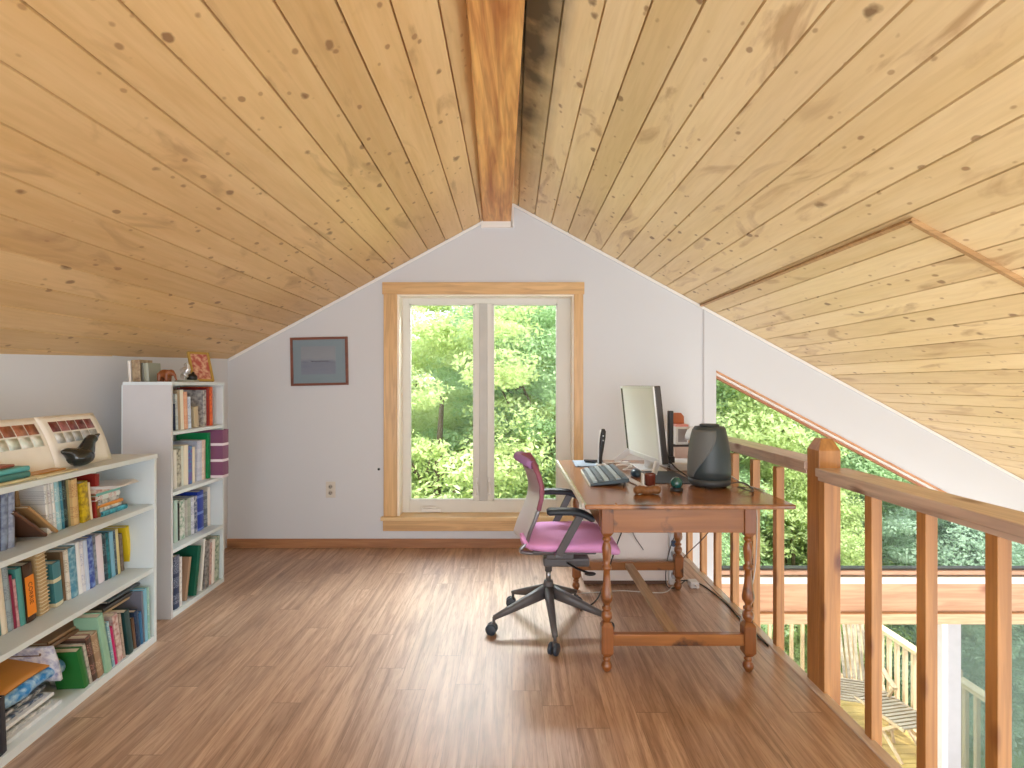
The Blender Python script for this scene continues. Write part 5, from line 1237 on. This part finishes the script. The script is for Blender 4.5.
# ------------------------------------------------------------------ outside: deck, railing, chair, trees
DKZ = -2.5
mb = MB(); y = YB+.22
while y < 7.05:
    mb.box(1.2, 4.45, y, y+.135, DKZ-.04, DKZ); y += .141
st(mb.build('deck', M_DECKF, loc='origin'))
dr = thing('deck_railing', 'pale wooden railing around the deck below', 'railing', (4.3, 5.8, DKZ))
MB().box(4.26, 4.36, 4.7, 6.95, DKZ+.96, DKZ+1.0).build('top_rail', wood('deck_rail_top', (222, 192, 150), (236, 210, 172), axis='Y', rough=.6), dr)
MB().box(4.29, 4.33, 4.7, 6.95, DKZ+.09, DKZ+.13).build('bottom_rail', MATS['deck_rail_top'], dr)
MB().box(1.2, 4.3, 6.85, 6.95, DKZ+.96, DKZ+1.0).build('top_rail', M_DECKW, dr)
MB().box(1.2, 4.3, 6.88, 6.92, DKZ+.09, DKZ+.13).build('bottom_rail', M_DECKW, dr)
for x, y in ((4.31, 5.26), (4.31, 6.9), (1.9, 6.9), (3.1, 6.9), (4.31, 4.75)):
    MB().box(x-.045, x+.045, y-.045, y+.045, DKZ, DKZ+1.06).build('post', M_DECKW, dr)
b0 = None
def dbal(x, y):
    global b0
    if b0 is None:
        b0 = MB().box(x-.018, x+.018, y-.018, y+.018, DKZ+.05, DKZ+.965).build('baluster', M_DECKW, dr); b0['o'] = 0; del b0['o']; dbal.o = Vector((x, y, 0))
    else:
        q = b0.copy(); COL.objects.link(q); q.parent = dr; q.location = b0.location+Vector((x, y, 0))-dbal.o
for i in range(12): dbal(4.31, 5.42+i*.125)
for i in range(3): dbal(4.31, 4.88+i*.125)
for i in range(18): dbal(1.75+i*.14, 6.9)
# slatted deck lounger
ang = math.atan2(-.93, -.30)
Lc = Vector((3.93, 6.28, DKZ)); Ml = Matrix.Translation(Lc) @ Matrix.Rotation(ang, 4, 'Z')   # local x = forwards
lo = thing('deck_chair', 'folding slatted wooden armchair on the deck below', 'chair', tuple(Lc))
M_TEAK = wood('teak_slats', (150, 136, 116), (182, 168, 146), axis='X', rough=.6)
mb = MB()
for i in range(11):
    y = -.25+i*.05; mb.bar(Ml @ Vector((-.02, y, .40)), Ml @ Vector((-.30, y, .98)), .03, .014, up=(0, 0, 1))
mb.build('back_slats', M_TEAK, lo)
MB().bar(Ml @ Vector((-.02, -.28, .38)), Ml @ Vector((-.31, -.28, 1.0)), .03, .03).bar(Ml @ Vector((-.02, .28, .38)), Ml @ Vector((-.31, .28, 1.0)), .03, .03).bar(Ml @ Vector((-.31, -.29, 1.0)), Ml @ Vector((-.31, .29, 1.0)), .04, .03).build('back_frame', M_DECKW, lo)
mb = MB()
for i in range(9): mb.bar(Ml @ Vector((.02+i*.05, -.26, .40-.004*i)), Ml @ Vector((.02+i*.05, .26, .40-.004*i)), .03, .014)
mb.build('seat_slats', M_TEAK, lo)
for sg in (-1, 1):
    y = sg*.28
    MB().bar(Ml @ Vector((-.05, y, .385)), Ml @ Vector((.46, y, .36)), .025, .035).build('side_rail', M_DECKW, lo)
    for a, b in (((.45, .0), (.0, .58)), ((-.08, .0), (.42, .56))):
        MB().bar(Ml @ Vector((a[0], y*1.06, a[1])), Ml @ Vector((b[0], y*1.06, b[1])), .022, .03).build('leg', M_DECKW, lo)
    MB().bar(Ml @ Vector((-.12, y*1.1, .60)), Ml @ Vector((.45, y*1.1, .58)), .05, .022).build('armrest', M_DECKW, lo)

Ms = Matrix.Translation((4.03, 5.70, DKZ)) @ Matrix.Rotation(math.atan2(-1, .2), 4, 'Z')
fs_ = thing('footstool', 'low folding slatted footstool beside the deck railing', 'stool', (4.03, 5.70, DKZ))
mb = MB()
for i in range(12):
    x = -.28+i*.052; mb.bar(Ms @ Vector((x, -.2, .40)), Ms @ Vector((x, .2, .40)), .032, .014)
mb.build('seat_slats', M_TEAK, fs_)
for sg in (-1, 1):
    MB().bar(Ms @ Vector((-.3, sg*.19, .38)), Ms @ Vector((.3, sg*.19, .38)), .022, .03).build('side_rail', M_DECKW, fs_)
    MB().bar(Ms @ Vector((-.24, sg*.17, 0)), Ms @ Vector((.2, sg*.17, .37)), .02, .028).build('leg', M_DECKW, fs_)
    MB().bar(Ms @ Vector((.24, sg*.15, 0)), Ms @ Vector((-.2, sg*.15, .37)), .02, .028).build('leg', M_DECKW, fs_)
GZ = -4.2
def ground(u, v):
    x = -30+70*u; y = 3+50*v; return Vector((x, y, GZ+.12*max(0, y-9)+.25*math.sin(x*.6)*math.cos(y*.5)))
st(MB().grid(ground, 40, 40).build('ground', plain('meadow_green', (112, 140, 66), .9, var=.25, scale=1.5), loc='origin'))

rng = np.random.default_rng(5)
LEAF_A = leaf_mat('leaf_yellow_green', (170, 184, 116), (200, 212, 146), (224, 232, 184))
LEAF_B = leaf_mat('leaf_mid_green', (142, 170, 118), (176, 200, 148), (206, 224, 182))
LEAF_C = leaf_mat('leaf_blue_green', (138, 162, 134), (170, 190, 160), (200, 214, 190))
def foliage(name, height, spread, nclump, per, leaf, flat=.5, base=1.2, seed=1):
    r = np.random.default_rng(seed)
    # clump centres through an egg-shaped crown, weighted outwards
    d = r.normal(size=(nclump, 3)); d /= np.linalg.norm(d, axis=1)[:, None]
    rad = r.uniform(.25, 1, nclump)**.5
    C_ = d*rad[:, None]*np.array([spread, spread, (height-base)/2])+np.array([0, 0, base+(height-base)/2])
    rc_ = r.uniform(.28, .7, nclump)*spread*.38
    idx = np.repeat(np.arange(nclump), per); N = len(idx)
    q = r.normal(size=(N, 3)); q /= np.linalg.norm(q, axis=1)[:, None]; q *= (r.uniform(.2, 1, N)**.45)[:, None]
    P_ = C_[idx]+q*rc_[idx][:, None]*np.array([1.25, 1.25, flat])
    # leaf orientation: normals mostly up and outwards
    nrm = r.normal(size=(N, 3))*.75+np.array([0, 0, .9])+q*.5; nrm /= np.linalg.norm(nrm, axis=1)[:, None]
    t1 = np.cross(nrm, r.normal(size=(N, 3))); t1 /= np.linalg.norm(t1, axis=1)[:, None]; t2 = np.cross(nrm, t1)
    sz = leaf*r.uniform(.6, 1.3, N)[:, None]
    V = np.stack([P_-t1*sz, P_+t2*sz*.45, P_+t1*sz, P_-t2*sz*.45], 1).reshape(-1, 3).astype(np.float32)
    me = bpy.data.meshes.new(name); me.vertices.add(len(V)); me.vertices.foreach_set('co', V.ravel())
    me.loops.add(N*4); me.loops.foreach_set('vertex_index', np.arange(N*4, dtype=np.int32))
    me.polygons.add(N); me.polygons.foreach_set('loop_start', np.arange(0, N*4, 4, dtype=np.int32)); me.polygons.foreach_set('loop_total', np.full(N, 4, dtype=np.int32))
    me.update(calc_edges=True); return me
def trunk_mesh(height, spread, seed):
    random.seed(seed); mb = MB()
    mb.sweep(bez([(0, 0, -.6), (.05, .02, height*.2), (-.04, .05, height*.45), (.06, 0, height*.75)], 5), [.16-.008*i for i in range(16)], 9)
    for i in range(9):
        a = random.uniform(0, 2*PI); z0 = height*random.uniform(.22, .6); l_ = spread*random.uniform(.5, .95); rise = random.uniform(.5, 1.3)
        p0 = Vector((0, 0, z0)); p3 = p0+Vector((math.cos(a)*l_, math.sin(a)*l_, l_*rise)); p1 = p0.lerp(p3, .4)+Vector((0, 0, -.1*l_))
        mb.sweep(bez([p0, p1, p3], 4), [.06-.006*k for k in range(9)], 7)
        for j in range(2):
            b_ = a+random.uniform(-.9, .9); q3 = p1+Vector((math.cos(b_)*l_*.5, math.sin(b_)*l_*.5, l_*.5)); mb.sweep([p1, p1.lerp(q3, .5), q3], [.03, .02, .008], 6)
    random.seed(seed+100)
    return mb
VAR = [(foliage('foliage', 7.6, 2.5, 190, 520, .047, .45, 1.0, 1), trunk_mesh(7.0, 2.3, 1), LEAF_A),
       (foliage('foliage', 8.4, 2.8, 220, 520, .046, .6, .8, 2), trunk_mesh(7.6, 2.5, 2), LEAF_B),
       (foliage('foliage', 7.0, 2.6, 210, 520, .048, .55, .3, 3), trunk_mesh(6.5, 2.3, 3), LEAF_C)]
for me, _, m_ in VAR: me.materials.append(m_)
TRM = [None]*3
def tree(x, y, k, s, rot, label):
    gz = GZ+.12*max(0, y-9)
    root = thing('tree', label, 'tree', (x, y, gz), rot, 'trees outside the gable windows')
    root.scale = (s, s, s)
    f = bpy.data.objects.new('foliage', VAR[k][0]); COL.objects.link(f); f.parent = root
    if TRM[k] is None:
        o = VAR[k][1].build('trunk', M_BARK, loc='origin'); TRM[k] = o.data; o.parent = root
    else:
        o = bpy.data.objects.new('trunk', TRM[k]); COL.objects.link(o); o.parent = root
tree(-1.3, 9.6, 0, 1.0, 0.3, 'yellow-green tree straight behind the left window sash')
tree(1.3, 10.8, 1, 1.0, 1.1, 'mid green tree filling the right window sash')
tree(-4.3, 12.5, 0, 1.05, 2.0, 'yellow-green tree beyond the one behind the left sash')
tree(4.0, 11.0, 0, 1.0, 2.4, 'yellow-green tree at the narrow end of the sloping window')
tree(6.3, 11.5, 1, .95, 4.0, 'mid green tree behind the loft railing post')
tree(8.6, 12.0, 2, 1.0, .6, 'blue-green tree behind the balusters nearest the camera')
tree(11.2, 12.5, 2, 1.05, 3.1, 'blue-green tree at the far side of the sloping window')
tree(7.2, 8.2, 2, .62, 1.4, 'low blue-green tree just past the deck railing')
tree(9.2, 8.4, 2, .6, 4.4, 'low blue-green tree seen through the insect screen')
tree(2.6, 8.9, 1, .58, 4.4, 'low mid green tree just behind the deck end railing')
tree(4.8, 9.2, 0, .58, 2.4, 'low yellow-green tree behind the deck chair')
far = [(-7, 17, 1), (-3, 17, 0), (.6, 16.5, 1), (4.2, 16.5, 1), (7.8, 17, 0), (11.5, 17, 2), (15.5, 16, 2), (2.3, 21, 0), (-1.5, 22, 1), (6, 22, 1), (10, 22, 2), (14.5, 21, 1), (19, 20, 2)]
nm = ['behind the left sash', 'just beside the left casing', 'between the two sashes', 'behind the wall beside the monitor', 'over the rail post', 'over the near handrail', 'beyond the screen door', 'second row behind the right sash', 'second row behind the left sash', 'second row behind the corner wall', 'second row over the post', 'second row over the balusters', 'second row beyond the eave']
for i, ((x, y, k), d_) in enumerate(zip(far, nm)):
    tree(x, y, k, {1: .9, 8: .82}.get(i, 1.05 if i < 7 else 1.1), i*1.7, f"distant {('yellow-green','mid green','blue-green')[k]} tree {d_}")
